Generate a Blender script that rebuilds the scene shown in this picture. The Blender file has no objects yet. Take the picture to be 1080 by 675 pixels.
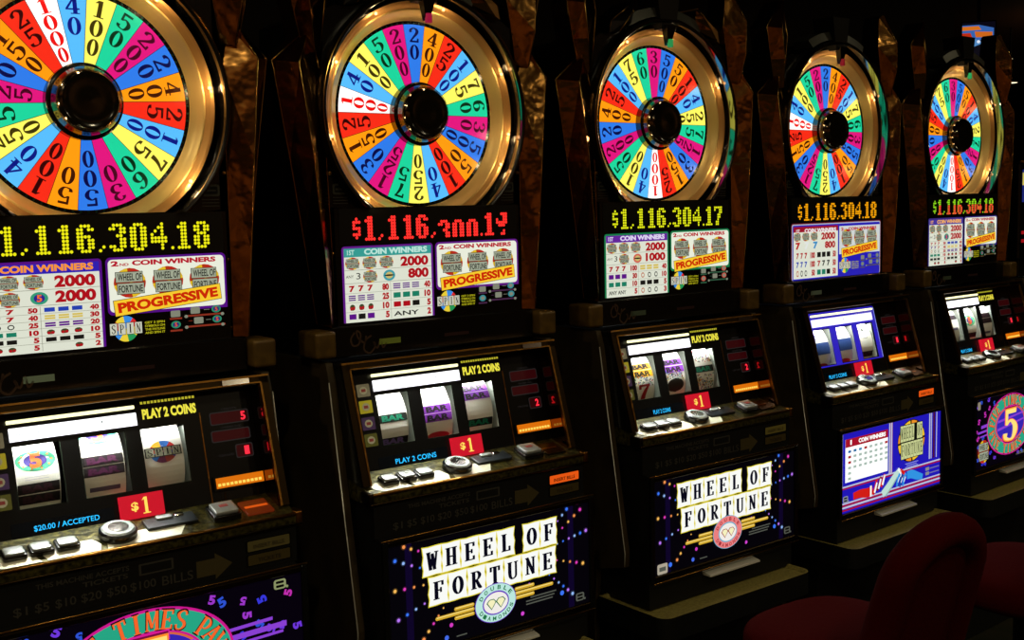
import bpy, bmesh, math, random
from math import sin, cos, pi, radians
from mathutils import Vector, Matrix
random.seed(7)
scene = bpy.context.scene
COL = scene.collection
H = 1.4            # height of the award-glass datum above the floor
FLOORZ = 0.0

# ------------------------------------------------------------------ colour and materials
def lin(c):
    return tuple((v/12.92 if v <= .04045 else ((v+.055)/1.055)**2.4) for v in [x/255.0 for x in c])
MATS = {}
def mat(name, col, rough=.5, metal=0.0, emit=None, es=0.0, spec=.5, coat=0.0, noise=None, bump=None):
    if name in MATS: return MATS[name]
    m = bpy.data.materials.new(name); m.use_nodes = True
    nt = m.node_tree; b = nt.nodes['Principled BSDF']
    c = lin(col)
    b.inputs['Base Color'].default_value = (*c, 1)
    b.inputs['Roughness'].default_value = rough
    b.inputs['Metallic'].default_value = metal
    b.inputs['Specular IOR Level'].default_value = spec
    b.inputs['Coat Weight'].default_value = coat
    if emit is not None:
        b.inputs['Emission Color'].default_value = (*lin(emit), 1)
        b.inputs['Emission Strength'].default_value = es
    if noise:
        sc, c2 = noise
        tc = nt.nodes.new('ShaderNodeTexCoord'); n = nt.nodes.new('ShaderNodeTexNoise')
        n.inputs['Scale'].default_value = sc; n.inputs['Detail'].default_value = 6
        r = nt.nodes.new('ShaderNodeValToRGB')
        r.color_ramp.elements[0].position = .38; r.color_ramp.elements[0].color = (*c, 1)
        r.color_ramp.elements[1].position = .62; r.color_ramp.elements[1].color = (*lin(c2), 1)
        nt.links.new(tc.outputs['Object'], n.inputs['Vector'])
        nt.links.new(n.outputs['Fac'], r.inputs['Fac'])
        nt.links.new(r.outputs['Color'], b.inputs['Base Color'])
    if bump:
        sc, st = bump
        tc = nt.nodes.new('ShaderNodeTexCoord'); n = nt.nodes.new('ShaderNodeTexNoise')
        n.inputs['Scale'].default_value = sc; n.inputs['Detail'].default_value = 3
        bp = nt.nodes.new('ShaderNodeBump'); bp.inputs['Strength'].default_value = st
        bp.inputs['Distance'].default_value = .01
        nt.links.new(tc.outputs['Object'], n.inputs['Vector'])
        nt.links.new(n.outputs['Fac'], bp.inputs['Height'])
        nt.links.new(bp.outputs['Normal'], b.inputs['Normal'])
    MATS[name] = m
    return m
def lit(hexs, es=1.0):
    """back-lit print or LED of the given colour"""
    if isinstance(hexs, str):
        col = tuple(int(hexs[i:i+2], 16) for i in (0, 2, 4))
    else: col = hexs
    n = 'lit_%02x%02x%02x_%d' % (*col, int(es*100))
    return mat(n, tuple(int(v*.25) for v in col), rough=.35, emit=col, es=es, spec=.3)

BLACK = mat('black_gloss', (9, 9, 8), rough=.22)
BLACKM = mat('black_matte', (7, 7, 6), rough=.6, spec=.25)
MASK = mat('black_glass_print', (4, 4, 4), rough=.3, spec=.3)
MIRRORB = mat('black_mirror', (140, 110, 90), rough=.06, metal=1.0)
BROWN = mat('brown_laminate', (62, 50, 28), rough=.55, noise=(14, (48, 38, 22)), spec=.3)
GOLD = mat('gold_trim', (150, 105, 45), rough=.28, metal=1.0, bump=(60, .12))
GOLDD = mat('dark_gold_trim', (50, 38, 20), rough=.35, metal=1.0)
GOLDR = mat('brushed_gold_dish', (240, 206, 128), rough=.36, metal=.5, bump=(18, .10))
COPPER = mat('copper_rim', (220, 166, 96), rough=.34, metal=.6)
CHROME = mat('chrome', (215, 210, 205), rough=.12, metal=1.0)
BRONZE = mat('bronze_mirror', (172, 124, 64), rough=.16, metal=1.0, bump=(11, .6))
BRONZE2 = mat('bronze_edge', (190, 150, 80), rough=.2, metal=1.0)
KNOB = mat('brown_knob', (112, 86, 34), rough=.4, metal=.3, noise=(40, (92, 70, 28)))
SIDEM = mat('dark_mirror_cowl', (140, 140, 138), rough=.07, metal=1.0)
HUBM = mat('smoked_chrome', (120, 112, 100), rough=.10, metal=1.0)
HUBF = mat('smoked_hub_face', (24, 20, 10), rough=.12, spec=.6)
DECK = mat('speckled_gold_deck', (92, 86, 38), rough=.32, metal=.6, noise=(110, (34, 32, 14)), bump=(90, .2))
LITPATCH = mat('deck_light_patch', (225, 225, 205), rough=.3, metal=.2)  # pale stand-in for the bright light lying on the deck
BTN = mat('grey_button_cap', (165, 172, 172), rough=.25, metal=.4)
TRAY = mat('olive_tray', (160, 148, 84), rough=.38, metal=.2, noise=(160, (130, 120, 64)))
REELW = mat('reel_strip_white', (226, 228, 220), rough=.55)
RED = mat('dark_red_upholstery', (56, 3, 2), rough=.9, spec=.04, bump=(120, .15))
STEEL = mat('steel_ledge', (225, 225, 215), rough=.35, metal=.4)

# ------------------------------------------------------------------ mesh builder
class MB:
    def __init__(s): s.v = []; s.f = []; s.m = []; s.sm = []; s.mats = []
    def mi(s, m):
        if m not in s.mats: s.mats.append(m)
        return s.mats.index(m)
    def add(s, vs, fs, m, smooth=False):
        o = len(s.v); s.v += [Vector(p) for p in vs]; k = s.mi(m)
        for f in fs: s.f.append([o+i for i in f]); s.m.append(k); s.sm.append(smooth)
    def box(s, x0, x1, y0, y1, z0, z1, m, bev=0.0, seg=2):
        bm = bmesh.new(); bmesh.ops.create_cube(bm, size=1)
        for v in bm.verts:
            v.co = Vector(((x0+x1)/2+v.co.x*(x1-x0), (y0+y1)/2+v.co.y*(y1-y0), (z0+z1)/2+v.co.z*(z1-z0)))
        if bev: bmesh.ops.bevel(bm, geom=list(bm.edges), offset=bev, segments=seg, profile=.6, affect='EDGES')
        s.frombm(bm, m, bev > 0 and seg > 1)
    def frombm(s, bm, m, smooth=False):
        bm.verts.index_update()
        s.add([v.co.copy() for v in bm.verts], [[v.index for v in f.verts] for f in bm.faces], m, smooth); bm.free()
    def prism(s, prof, x0, x1, m, bev=0.0):
        """prof: (y, z) polygon swept along x"""
        n = len(prof)
        bm = bmesh.new()
        a = [bm.verts.new((x0, p[0], p[1])) for p in prof]; b = [bm.verts.new((x1, p[0], p[1])) for p in prof]
        bm.faces.new(a); bm.faces.new(b[::-1])
        for i in range(n): bm.faces.new((a[i], b[i], b[(i+1) % n], a[(i+1) % n]))
        bmesh.ops.recalc_face_normals(bm, faces=bm.faces)
        if bev: bmesh.ops.bevel(bm, geom=list(bm.edges), offset=bev, segments=2, profile=.6, affect='EDGES')
        s.frombm(bm, m, False)
    def zprism(s, pts, z0, z1, m, bev=0.0):
        bm = bmesh.new(); n = len(pts)
        a = [bm.verts.new((p[0], p[1], z0)) for p in pts]; b = [bm.verts.new((p[0], p[1], z1)) for p in pts]
        bm.faces.new(a[::-1]); bm.faces.new(b)
        for i in range(n): bm.faces.new((a[i], a[(i+1) % n], b[(i+1) % n], b[i]))
        bmesh.ops.recalc_face_normals(bm, faces=bm.faces)
        if bev: bmesh.ops.bevel(bm, geom=list(bm.edges), offset=bev, segments=2, profile=.6, affect='EDGES')
        s.frombm(bm, m, False)
    def lathe(s, prof, cx, cz, n=96, axis='y', smooth=True):
        """prof: list of (r, y, material) around the y axis through (cx, cz); edges stay sharp where the material changes"""
        groups = []; cur = [prof[0]]
        for j in range(1, len(prof)):
            cur.append(prof[j])
            if j < len(prof)-1 and prof[j][2] is not prof[j-1][2]: groups.append(cur); cur = [prof[j]]
        groups.append(cur)
        for g in groups:
            vs = []
            for (r, y, _) in g:
                for i in range(n):
                    a = 2*pi*i/n; vs.append((cx+r*cos(a), y, cz+r*sin(a)) if axis == 'y' else (cx+r*cos(a), cz+r*sin(a), y))
            o = len(s.v); s.v += [Vector(p) for p in vs]; k = s.mi(g[0][2])
            for j in range(len(g)-1):
                for i in range(n):
                    i2 = (i+1) % n
                    s.f.append([o+j*n+i, o+j*n+i2, o+(j+1)*n+i2, o+(j+1)*n+i]); s.m.append(k); s.sm.append(smooth)
    def ball(s, c, r, m, u=12, w=8, sc=(1, 1, 1)):
        bm = bmesh.new(); bmesh.ops.create_uvsphere(bm, u_segments=u, v_segments=w, radius=r)
        for v in bm.verts: v.co = Vector((v.co.x*sc[0], v.co.y*sc[1], v.co.z*sc[2]))+Vector(c)
        s.frombm(bm, m, True)
    def tube(s, pts, r, m, n=10, closed=False, rads=None, squash=1.0):
        P = [Vector(p) for p in pts]; N = len(P); o = len(s.v); prev = None
        for i, p in enumerate(P):
            if closed: t = (P[(i+1) % N]-P[i-1]).normalized()
            else: t = (P[min(i+1, N-1)]-P[max(i-1, 0)]).normalized()
            if prev is None:
                ref = Vector((0, 0, 1)) if abs(t.z) < .9 else Vector((1, 0, 0)); a = t.cross(ref).normalized()
            else: a = (prev-t*prev.dot(t)).normalized()
            prev = a; b = t.cross(a); rr = rads[i] if rads else r
            for k in range(n):
                q = 2*pi*k/n; s.v.append(p+a*cos(q)*rr+b*sin(q)*rr*squash)
        km = s.mi(m)
        for i in range(N if closed else N-1):
            i2 = (i+1) % N
            for k in range(n):
                k2 = (k+1) % n
                s.f.append([o+i*n+k, o+i*n+k2, o+i2*n+k2, o+i2*n+k]); s.m.append(km); s.sm.append(True)
        if not closed:
            s.f.append([o+k for k in range(n)][::-1]); s.m.append(km); s.sm.append(False)
            s.f.append([o+(N-1)*n+k for k in range(n)]); s.m.append(km); s.sm.append(False)
    def cutz(s, z):
        """drop what lies below z"""
        bm = bmesh.new(); vv = [bm.verts.new(p) for p in s.v]
        for f, k, sm in zip(s.f, s.m, s.sm):
            try: q = bm.faces.new([vv[i] for i in f]); q.material_index = k; q.smooth = sm
            except ValueError: pass
        r = bmesh.ops.bisect_plane(bm, geom=list(bm.verts)+list(bm.edges)+list(bm.faces), plane_co=(0, 0, z), plane_no=(0, 0, 1), clear_inner=True)
        ed = [e for e in r['geom_cut'] if isinstance(e, bmesh.types.BMEdge)]
        bmesh.ops.holes_fill(bm, edges=ed, sides=0)
        bm.verts.index_update()
        s.v = [v.co.copy() for v in bm.verts]; s.f = [[v.index for v in f.verts] for f in bm.faces]
        s.m = [f.material_index for f in bm.faces]; s.sm = [f.smooth for f in bm.faces]; bm.free()
    def build(s, name, parent=None, dz=H, label=None, origin=None):
        me = bpy.data.meshes.new(name)
        off = Vector((0, 0, dz))
        if origin is not None: off = off-Vector(origin)
        me.from_pydata([tuple(v+off) for v in s.v], [], s.f)
        for m in s.mats: me.materials.append(m)
        me.polygons.foreach_set('material_index', s.m); me.polygons.foreach_set('use_smooth', s.sm)
        me.update()
        o = bpy.data.objects.new(name, me); COL.objects.link(o)
        if origin is not None: o.location = origin
        if parent: o.parent = parent
        if label: o['label'] = label
        return o

# ------------------------------------------------------------------ lettering
_G = {}
_tc = bpy.data.curves.new('lettering_source', 'FONT'); _to = bpy.data.objects.new('lettering_source', _tc)
COL.objects.link(_to)
def sans(txt, bold=.0):
    key = (txt, bold)
    if key in _G: return _G[key]
    _tc.body = txt; _tc.size = 1.0; _tc.offset = bold; _tc.resolution_u = 3; _tc.extrude = 0; _tc.fill_mode = 'FRONT'
    bpy.context.view_layer.update()
    dg = bpy.context.evaluated_depsgraph_get()
    me = bpy.data.meshes.new_from_object(_to.evaluated_get(dg))
    vs = [(v.co.x, v.co.y) for v in me.vertices]; fs = [list(p.vertices) for p in me.polygons]
    bpy.data.meshes.remove(me)
    if not vs: _G[key] = ([], [], 1, 1); return _G[key]
    x0 = min(v[0] for v in vs); x1 = max(v[0] for v in vs); y0 = min(v[1] for v in vs); y1 = max(v[1] for v in vs)
    vs = [((x-x0)/(x1-x0), (y-y0)/(y1-y0)) for x, y in vs]
    _G[key] = (vs, fs, x1-x0, y1-y0); return _G[key]

def ribbon(pts, n=5):
    """smooth stroke of varying width through (x, y, w) points -> quads"""
    P = [pts[0]]+list(pts)+[pts[-1]]; out = []
    for i in range(1, len(P)-2):
        for k in range(n):
            t = k/n; r = []
            for c in range(3):
                a, b, d, e = P[i-1][c], P[i][c], P[i+1][c], P[i+2][c]
                r.append(.5*((2*b)+(-a+d)*t+(2*a-5*b+4*d-e)*t*t+(-a+3*b-3*d+e)*t**3))
            out.append(r)
    out.append(list(pts[-1]))
    L = []; R = []
    for i, p in enumerate(out):
        a = out[max(i-1, 0)]; b = out[min(i+1, len(out)-1)]
        dx, dy = b[0]-a[0], b[1]-a[1]; l = math.hypot(dx, dy) or 1; nx, ny = -dy/l, dx/l
        L.append((p[0]+nx*p[2]/2, p[1]+ny*p[2]/2)); R.append((p[0]-nx*p[2]/2, p[1]-ny*p[2]/2))
    return [[L[i], R[i], R[i+1], L[i+1]] for i in range(len(L)-1)]
def rc(x0, y0, x1, y1): return [[(x0, y0), (x1, y0), (x1, y1), (x0, y1)]]
def ov(x0=.03, x1=.57, tw=.15, th=.05, n=20):
    cx = (x0+x1)/2; rx = (x1-x0)/2; q = []
    for i in range(n):
        a, b = 2*pi*i/n, 2*pi*(i+1)/n
        q.append([(cx+rx*cos(a), .5+.5*sin(a)), (cx+rx*cos(b), .5+.5*sin(b)),
                  (cx+(rx-tw)*cos(b), .5+(.5-th)*sin(b)), (cx+(rx-tw)*cos(a), .5+(.5-th)*sin(a))])
    return q
def stem(x, w=.15, y0=0, y1=1, sf=.06): return rc(x-w/2, y0, x+w/2, y1)+(rc(x-w/2-sf, y0, x+w/2+sf, y0+.06)+rc(x-w/2-sf, y1-.06, x+w/2+sf, y1) if sf else [])
SL = {
 '0': ov(), 'O': ov(.02, .6, .16, .06),
 '1': rc(.22, 0, .38, 1)+rc(.1, 0, .5, .06)+[[(.08, .8), (.22, .86), (.3, 1), (.22, 1)]],
 '2': ribbon([(.1, .68, .12), (.1, .84, .12), (.28, .97, .07), (.48, .82, .14), (.46, .62, .15), (.26, .34, .09), (.08, .08, .07)])+rc(.05, 0, .54, .12)+rc(.49, 0, .56, .27),
 '3': ribbon([(.09, .76, .14), (.12, .9, .08), (.28, .97, .06), (.46, .8, .15), (.42, .6, .1), (.22, .52, .05)])+ribbon([(.22, .53, .05), (.44, .44, .12), (.5, .26, .16), (.42, .08, .1), (.26, .03, .06), (.1, .1, .09), (.08, .25, .14)]),
 '4': ribbon([(.42, .99, .05), (.05, .3, .07)])+rc(.02, .23, .58, .32)+rc(.33, 0, .48, 1)+rc(.22, 0, .58, .06),
 '5': rc(.12, .84, .52, .98)+rc(.1, .5, .17, .97)+ribbon([(.13, .5, .05), (.3, .62, .07), (.47, .48, .14), (.5, .28, .16), (.4, .06, .08), (.24, .03, .06), (.09, .1, .1), (.08, .24, .14)]),
 '6': ribbon([(.5, .82, .13), (.42, .95, .07), (.27, .96, .06), (.12, .72, .14), (.09, .4, .16), (.14, .12, .12), (.29, .03, .06), (.45, .14, .14), (.49, .3, .15), (.42, .5, .1), (.29, .57, .05), (.16, .48, .05)]),
 '7': rc(.05, .84, .55, .98)+rc(.05, .68, .11, .98)+ribbon([(.5, .88, .06), (.36, .58, .12), (.28, .28, .15), (.26, 0, .17)]),
 'H': stem(.13, .14)+stem(.47, .14)+rc(.13, .46, .47, .54),
 'E': stem(.16, .15)+rc(.1, 0, .54, .07)+rc(.1, .93, .54, 1)+rc(.16, .46, .42, .54)+rc(.48, 0, .55, .24)+rc(.48, .76, .55, 1)+rc(.38, .38, .43, .62),
 'L': stem(.2, .15)+rc(.1, 0, .54, .07)+rc(.48, 0, .55, .28),
 'F': stem(.18, .15)+rc(.1, .93, .54, 1)+rc(.18, .46, .44, .54)+rc(.48, .74, .55, 1)+rc(.4, .36, .45, .64),
 'T': stem(.3, .15)+rc(.04, .93, .56, 1)+rc(.03, .72, .1, 1)+rc(.5, .72, .57, 1),
 'I': stem(.3, .16),
 'W': ribbon([(.08, 1, .13), (.2, 0, .13)])+ribbon([(.2, 0, .06), (.32, .85, .06)])+ribbon([(.3, .9, .13), (.42, 0, .13)])+ribbon([(.42, 0, .06), (.54, 1, .06)])+rc(0, .94, .2, 1)+rc(.44, .94, .62, 1),
 'N': ribbon([(.12, 0, .07), (.12, 1, .07)])+ribbon([(.1, 1, .13), (.48, 0, .13)])+ribbon([(.48, 0, .07), (.48, 1, .07)])+rc(.02, 0, .22, .06)+rc(.38, .94, .58, 1)+rc(.02, .94, .16, 1),
 'U': ribbon([(.12, 1, .14), (.12, .3, .14), (.2, .06, .09), (.32, .03, .06), (.46, .14, .07), (.48, .4, .07), (.48, 1, .07)])+rc(.02, .94, .24, 1)+rc(.4, .94, .58, 1),
 'R': stem(.14, .14)+ribbon([(.14, .96, .06), (.36, .96, .07), (.47, .76, .14), (.36, .53, .07), (.14, .51, .06)])+ribbon([(.28, .52, .1), (.46, .1, .14), (.56, .02, .07)]),
 'P': stem(.14, .14)+ribbon([(.14, .96, .06), (.36, .96, .07), (.48, .72, .14), (.36, .45, .07), (.14, .43, .06)]),
 'S': ribbon([(.48, .78, .1), (.42, .95, .08), (.26, .96, .07), (.11, .78, .13), (.22, .56, .13), (.42, .42, .14), (.48, .22, .13), (.34, .03, .07), (.16, .04, .08), (.1, .24, .1)]),
 'A': ribbon([(.08, 0, .07), (.3, 1, .07)])+ribbon([(.3, 1, .14), (.5, 0, .15)])+rc(.16, .3, .44, .37)+rc(0, 0, .18, .06)+rc(.38, 0, .62, .06),
 'M': ribbon([(.08, 0, .07), (.08, 1, .07)])+ribbon([(.1, 1, .12), (.3, .15, .12)])+ribbon([(.3, .15, .06), (.5, 1, .06)])+rc(.44, 0, .58, 1)+rc(0, 0, .18, .06)+rc(.4, 0, .62, .06),
 'Y': ribbon([(.08, 1, .13), (.3, .45, .13)])+ribbon([(.3, .45, .06), (.52, 1, .06)])+rc(.23, 0, .37, .5)+rc(.14, 0, .46, .06)+rc(0, .94, .2, 1)+rc(.42, .94, .6, 1),
 'V': ribbon([(.08, 1, .13), (.3, 0, .13)])+ribbon([(.3, 0, .06), (.52, 1, .06)])+rc(0, .94, .2, 1)+rc(.42, .94, .6, 1),
}
DM = {
 '1': ["..XX.", ".XXX.", "..XX.", "..XX.", "..XX.", "..XX.", "..XX.", ".XXXX"],
 '6': [".XXX.", "XX.XX", "XX...", "XXXX.", "XX.XX", "XX.XX", "XX.XX", ".XXX."],
 '3': [".XXX.", "XX.XX", "...XX", "..XX.", "...XX", "...XX", "XX.XX", ".XXX."],
 '0': [".XXX.", "XX.XX", "XX.XX", "XX.XX", "XX.XX", "XX.XX", "XX.XX", ".XXX."],
 '4': ["...X.", "..XX.", ".X.X.", "X..X.", "XXXXX", "XXXXX", "...X.", "...X."],
 '8': [".XXX.", "XX.XX", "XX.XX", ".XXX.", "XX.XX", "XX.XX", "XX.XX", ".XXX."],
 '7': ["XXXXX", "X..XX", "...XX", "..XX.", "..XX.", "..X..", ".XX..", ".XX.."],
 '?': ["..XXX", "...XX", "X..XX", "XXXXX", ".XXX.", ".....", "...X.", "..XX."],
}
for k_ in '30':
    DM[k_.translate({51: 'h', 48: 'o'})] = [".....", "....."]+DM[k_][:6]

class Art(MB):
    """flat print drawn in (a, b) on a surface given by fmap(a, b, layer)"""
    def __init__(s, fmap, dl=.0003): super().__init__(); s.fm_ = fmap; s.dl = dl
    def poly(s, pts, m, l=0):
        s.add([s.fm_(x, y, l*s.dl) for x, y in pts], [list(range(len(pts)))], m)
    def rect(s, x0, y0, x1, y1, m, l=0, ny=1):
        for i in range(ny):
            a = y0+(y1-y0)*i/ny; b = y0+(y1-y0)*(i+1)/ny
            s.poly([(x0, a), (x1, a), (x1, b), (x0, b)], m, l)
    def rrect(s, x0, y0, x1, y1, r, m, l=0, corners=(1, 1, 1, 1)):
        p = []
        for i, (cx, cy, a0) in enumerate(((x1-r, y1-r, 0), (x0+r, y1-r, 90), (x0+r, y0+r, 180), (x1-r, y0+r, 270))):
            if corners[i]:
                for k in range(6): a = radians(a0+18*k); p.append((cx+r*cos(a), cy+r*sin(a)))
            else: p.append(((x1, y1), (x0, y1), (x0, y0), (x1, y0))[i])
        s.poly(p, m, l)
    def ell(s, cx, cy, rx, ry, m, l=0, n=28, a0=0, a1=360):
        p = [(cx+rx*cos(radians(a0+(a1-a0)*i/n)), cy+ry*sin(radians(a0+(a1-a0)*i/n))) for i in range(n+(a1-a0 < 360))]
        if a1-a0 < 360: p.append((cx, cy))
        s.poly(p, m, l)
    def quads(s, Q, x, y, w, h, m, l, rot=0.0, piv=None):
        c, d = cos(rot), sin(rot); px, py = piv if piv else (x, y)
        vs = []; fs = []
        for q in Q:
            fs.append(list(range(len(vs), len(vs)+len(q))))
            for u, v in q:
                X = x+u*w-px; Yv = y+v*h-py; vs.append(s.fm_(px+X*c-Yv*d, py+X*d+Yv*c, l*s.dl))
        s.add(vs, fs, m)
    def slab(s, ch, x, y, w, h, m, l=1, rot=0.0, piv=None):
        if ch in SL: s.quads([[(u/.6, v) for u, v in q] for q in SL[ch]], x, y, w, h, m, l, rot, piv)
    def text(s, t, x, y, h, m, l=1, w=None, al='l', bold=.0, rot=0.0):
        vs, fs, W, Hh = sans(t, bold)
        if not vs: return
        w = w or W*(h/Hh); x0 = {'l': x, 'c': x-w/2, 'r': x-w}[al]
        c, d = cos(rot), sin(rot)
        s.add([s.fm_(x+(x0+u*w-x)*c-(v*h)*d, y+(x0+u*w-x)*d+(v*h)*c, l*s.dl) for u, v in vs], fs, m)
    def dots(s, rows, x, y, p, m, l=1, r=.47, n=8, pz=None):
        """x, y: left edge and top edge of the matrix"""
        pz = pz or p
        for j, row in enumerate(rows):
            for i, ch in enumerate(row):
                if ch == 'X': s.ell(x+(i+.5)*p, y-(j+.5)*pz, p*r, pz*r, m, l, n)

def plane(y): return lambda a, b, l: Vector((a, y-l, b))
# ------------------------------------------------------------------ objects
def thing(name, label, cat, loc=(0, 0, 0), rz=0.0, group=None):
    o = bpy.data.objects.new(name, None); COL.objects.link(o); o.empty_display_size = .1
    o.location = loc; o.rotation_euler = (0, 0, rz); o['label'] = label; o['category'] = cat
    if group: o['group'] = group
    return o
def area(name, parent, loc, rot, sx, sy, power, col, spread=180):
    l = bpy.data.lights.new(name, 'AREA'); l.shape = 'RECTANGLE'; l.size = sx; l.size_y = sy; l.energy = power; l.color = col
    l.spread = radians(spread)
    o = bpy.data.objects.new(name, l); COL.objects.link(o); o.location = loc; o.rotation_euler = rot
    if parent: o.parent = parent
    return o

# wheel colours: face colour, lettering colour
WC = {'B': ((44, 118, 224), (8, 12, 84)), 'L': ((84, 182, 248), (10, 28, 140)), 'O': ((255, 150, 14), (70, 24, 4)),
      'R': ((238, 42, 22), (60, 2, 6)), 'Y': ((252, 242, 96), (70, 60, 8)), 'T': ((26, 204, 150), (4, 54, 26)),
      'M': ((216, 20, 120), (80, 2, 36)), 'W': ((255, 250, 244), (214, 18, 20))}
SEQ = [('20', 'B'), ('400', 'O'), ('25', 'R'), ('100', 'L'), ('75', 'Y'), ('60', 'T'), ('30', 'M'), ('500', 'B'), ('50', 'O'), ('100', 'R'),
       ('40', 'L'), ('250', 'Y'), ('75', 'T'), ('125', 'M'), ('30', 'B'), ('150', 'O'), ('25', 'R'), ('1000', 'W'), ('40', 'L'), ('100', 'Y'),
       ('50', 'T'), ('200', 'M')]
WX, WZ, WR, WY = -.0045, .2907, .1899, .042

def make_wheel(root, top, twist):
    a = Art(plane(WY))
    st = 2*pi/22
    for i, (t, c) in enumerate(SEQ):
        fc, tc = WC[c]
        th = pi/2-((i-top)*st)+twist          # clockwise order
        p = []
        for k in range(7): q = th-st/2+st*k/6; p.append((WX+WR*cos(q), WZ+WR*sin(q)))
        for k in range(3): q = th+st/2-st*k/2; p.append((WX+.05*cos(q), WZ+.05*sin(q)))
        a.poly(p, lit(fc, 1.12 if c != 'W' else 1.25), 0)
        lm = mat('slice_ink_'+c, tc, rough=.5, emit=tc, es=.6)
        n = len(t); pitch = {2: .036, 3: .0345, 4: .0285}[n]; hh = {2: .031, 3: .030, 4: .0255}[n]
        for k, ch in enumerate(t):
            rt = .1835-k*pitch
            w = min(.0245, 2*(rt-hh)*math.tan(st/2)*.86)
            x, y = WX-w/2, WZ+rt-hh
            for ox in (-.0007, 0, .0007): a.slab(ch, x+ox, y, w, hh, lm, 2, rot=th-pi/2, piv=(WX, WZ))
        q = th-st/2                            # thin dark divider
        a.quads([[(0, 0), (1, 0), (1, 1), (0, 1)]], WX-.0005, WZ+.06, .001, WR-.06, mat('divider_ink', (30, 20, 30)), 3, rot=q-pi/2, piv=(WX, WZ))
    # dark toothed edge
    tooth = mat('rim_tooth', (20, 60, 55), rough=.3, metal=.5)
    for i in range(88):
        q = 2*pi*i/88
        a.quads([[(0, 0), (1, 0), (1, 1), (0, 1)]], WX-.002, WZ+.1905, .004, .005, tooth, 1, rot=q, piv=(WX, WZ))
    a.lathe([(.197, WY, BLACK), (.197, WY+.02, BLACK), (.0, WY+.02, BLACK)], WX, WZ, 88)
    a.lathe([(.1899, WY, BLACK), (.197, WY, BLACK)], WX, WZ, 88)
    w = a.build('prize_wheel', root)
    h = MB()
    h.lathe([(.0675, .041, HUBM), (.0675, .024, BLACK), (.064, .020, BLACK), (.0615, .020, HUBM), (.0595, .010, HUBM), (.0555, -.001, HUBM), (.050, -.006, HUBM),
             (.0485, -.0075, HUBF), (.046, -.0065, HUBF), (.036, -.0045, HUBF), (.018, -.0055, HUBF), (.0, -.006, HUBF)], WX, WZ, 72)
    h.build('wheel_hub', w)
    return w

BULBW = .075
def make_ring(root, angs, gain=1.0):
    r = MB()
    prof = [(.196, .046, BLACK), (.1968, .041, GOLDR), (.2040, .0365, GOLDR), (.2110, .0295, GOLDR), (.2160, .0215, GOLDR), (.2185, .0200, GOLDR), (.2200, .0215, COPPER),
            (.2225, .0200, COPPER), (.2270, .0150, COPPER), (.2310, .0125, COPPER), (.2345, .0130, CHROME), (.2370, .0150, CHROME), (.2395, .0200, CHROME), (.242, .032, BLACK), (.196, .046, BLACK)]
    r.lathe(prof, WX, WZ, 128); r.cutz(.0945)
    ring = r.build('wheel_surround', root, label='brushed gold dish with a chrome rim')
    for q in angs:
        if WZ+.23*sin(radians(q)) < .105: continue
        b = MB(); c = (WX+.2285*cos(radians(q)), .0115, WZ+.2285*sin(radians(q)))
        b.ball(c, .0034, lit((255, 190, 130), 3.2), 10, 6)
        b.lathe([(.0052, .0135, COPPER), (.0048, .0118, COPPER), (.0034, .0116, COPPER)], c[0], c[2], 14)
        b.build('bulb', ring)
        lp = bpy.data.lights.new('bulb_lamp', 'POINT'); lp.energy = BULBW*gain; lp.color = (1, .70, .36); lp.shadow_soft_size = .006
        lo = bpy.data.objects.new('bulb_lamp', lp); COL.objects.link(lo); lo.location = (WX+.226*cos(radians(q)), -.010, WZ+.226*sin(radians(q))+H); lo.parent = root
    c = MB()
    c.lathe([(.2425, .032, SIDEM), (.2462, -.0120, BLACK), (.2490, -.0150, BLACK), (.2530, -.0150, BRONZE2), (.2545, -.0140, BLACK), (.2575, -.007, BLACK),
             (.2600, .012, BLACK), (.2425, .032, BLACK)], WX, WZ, 128)
    c.cutz(.0945)
    c.build('outer_cowl', root)

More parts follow.
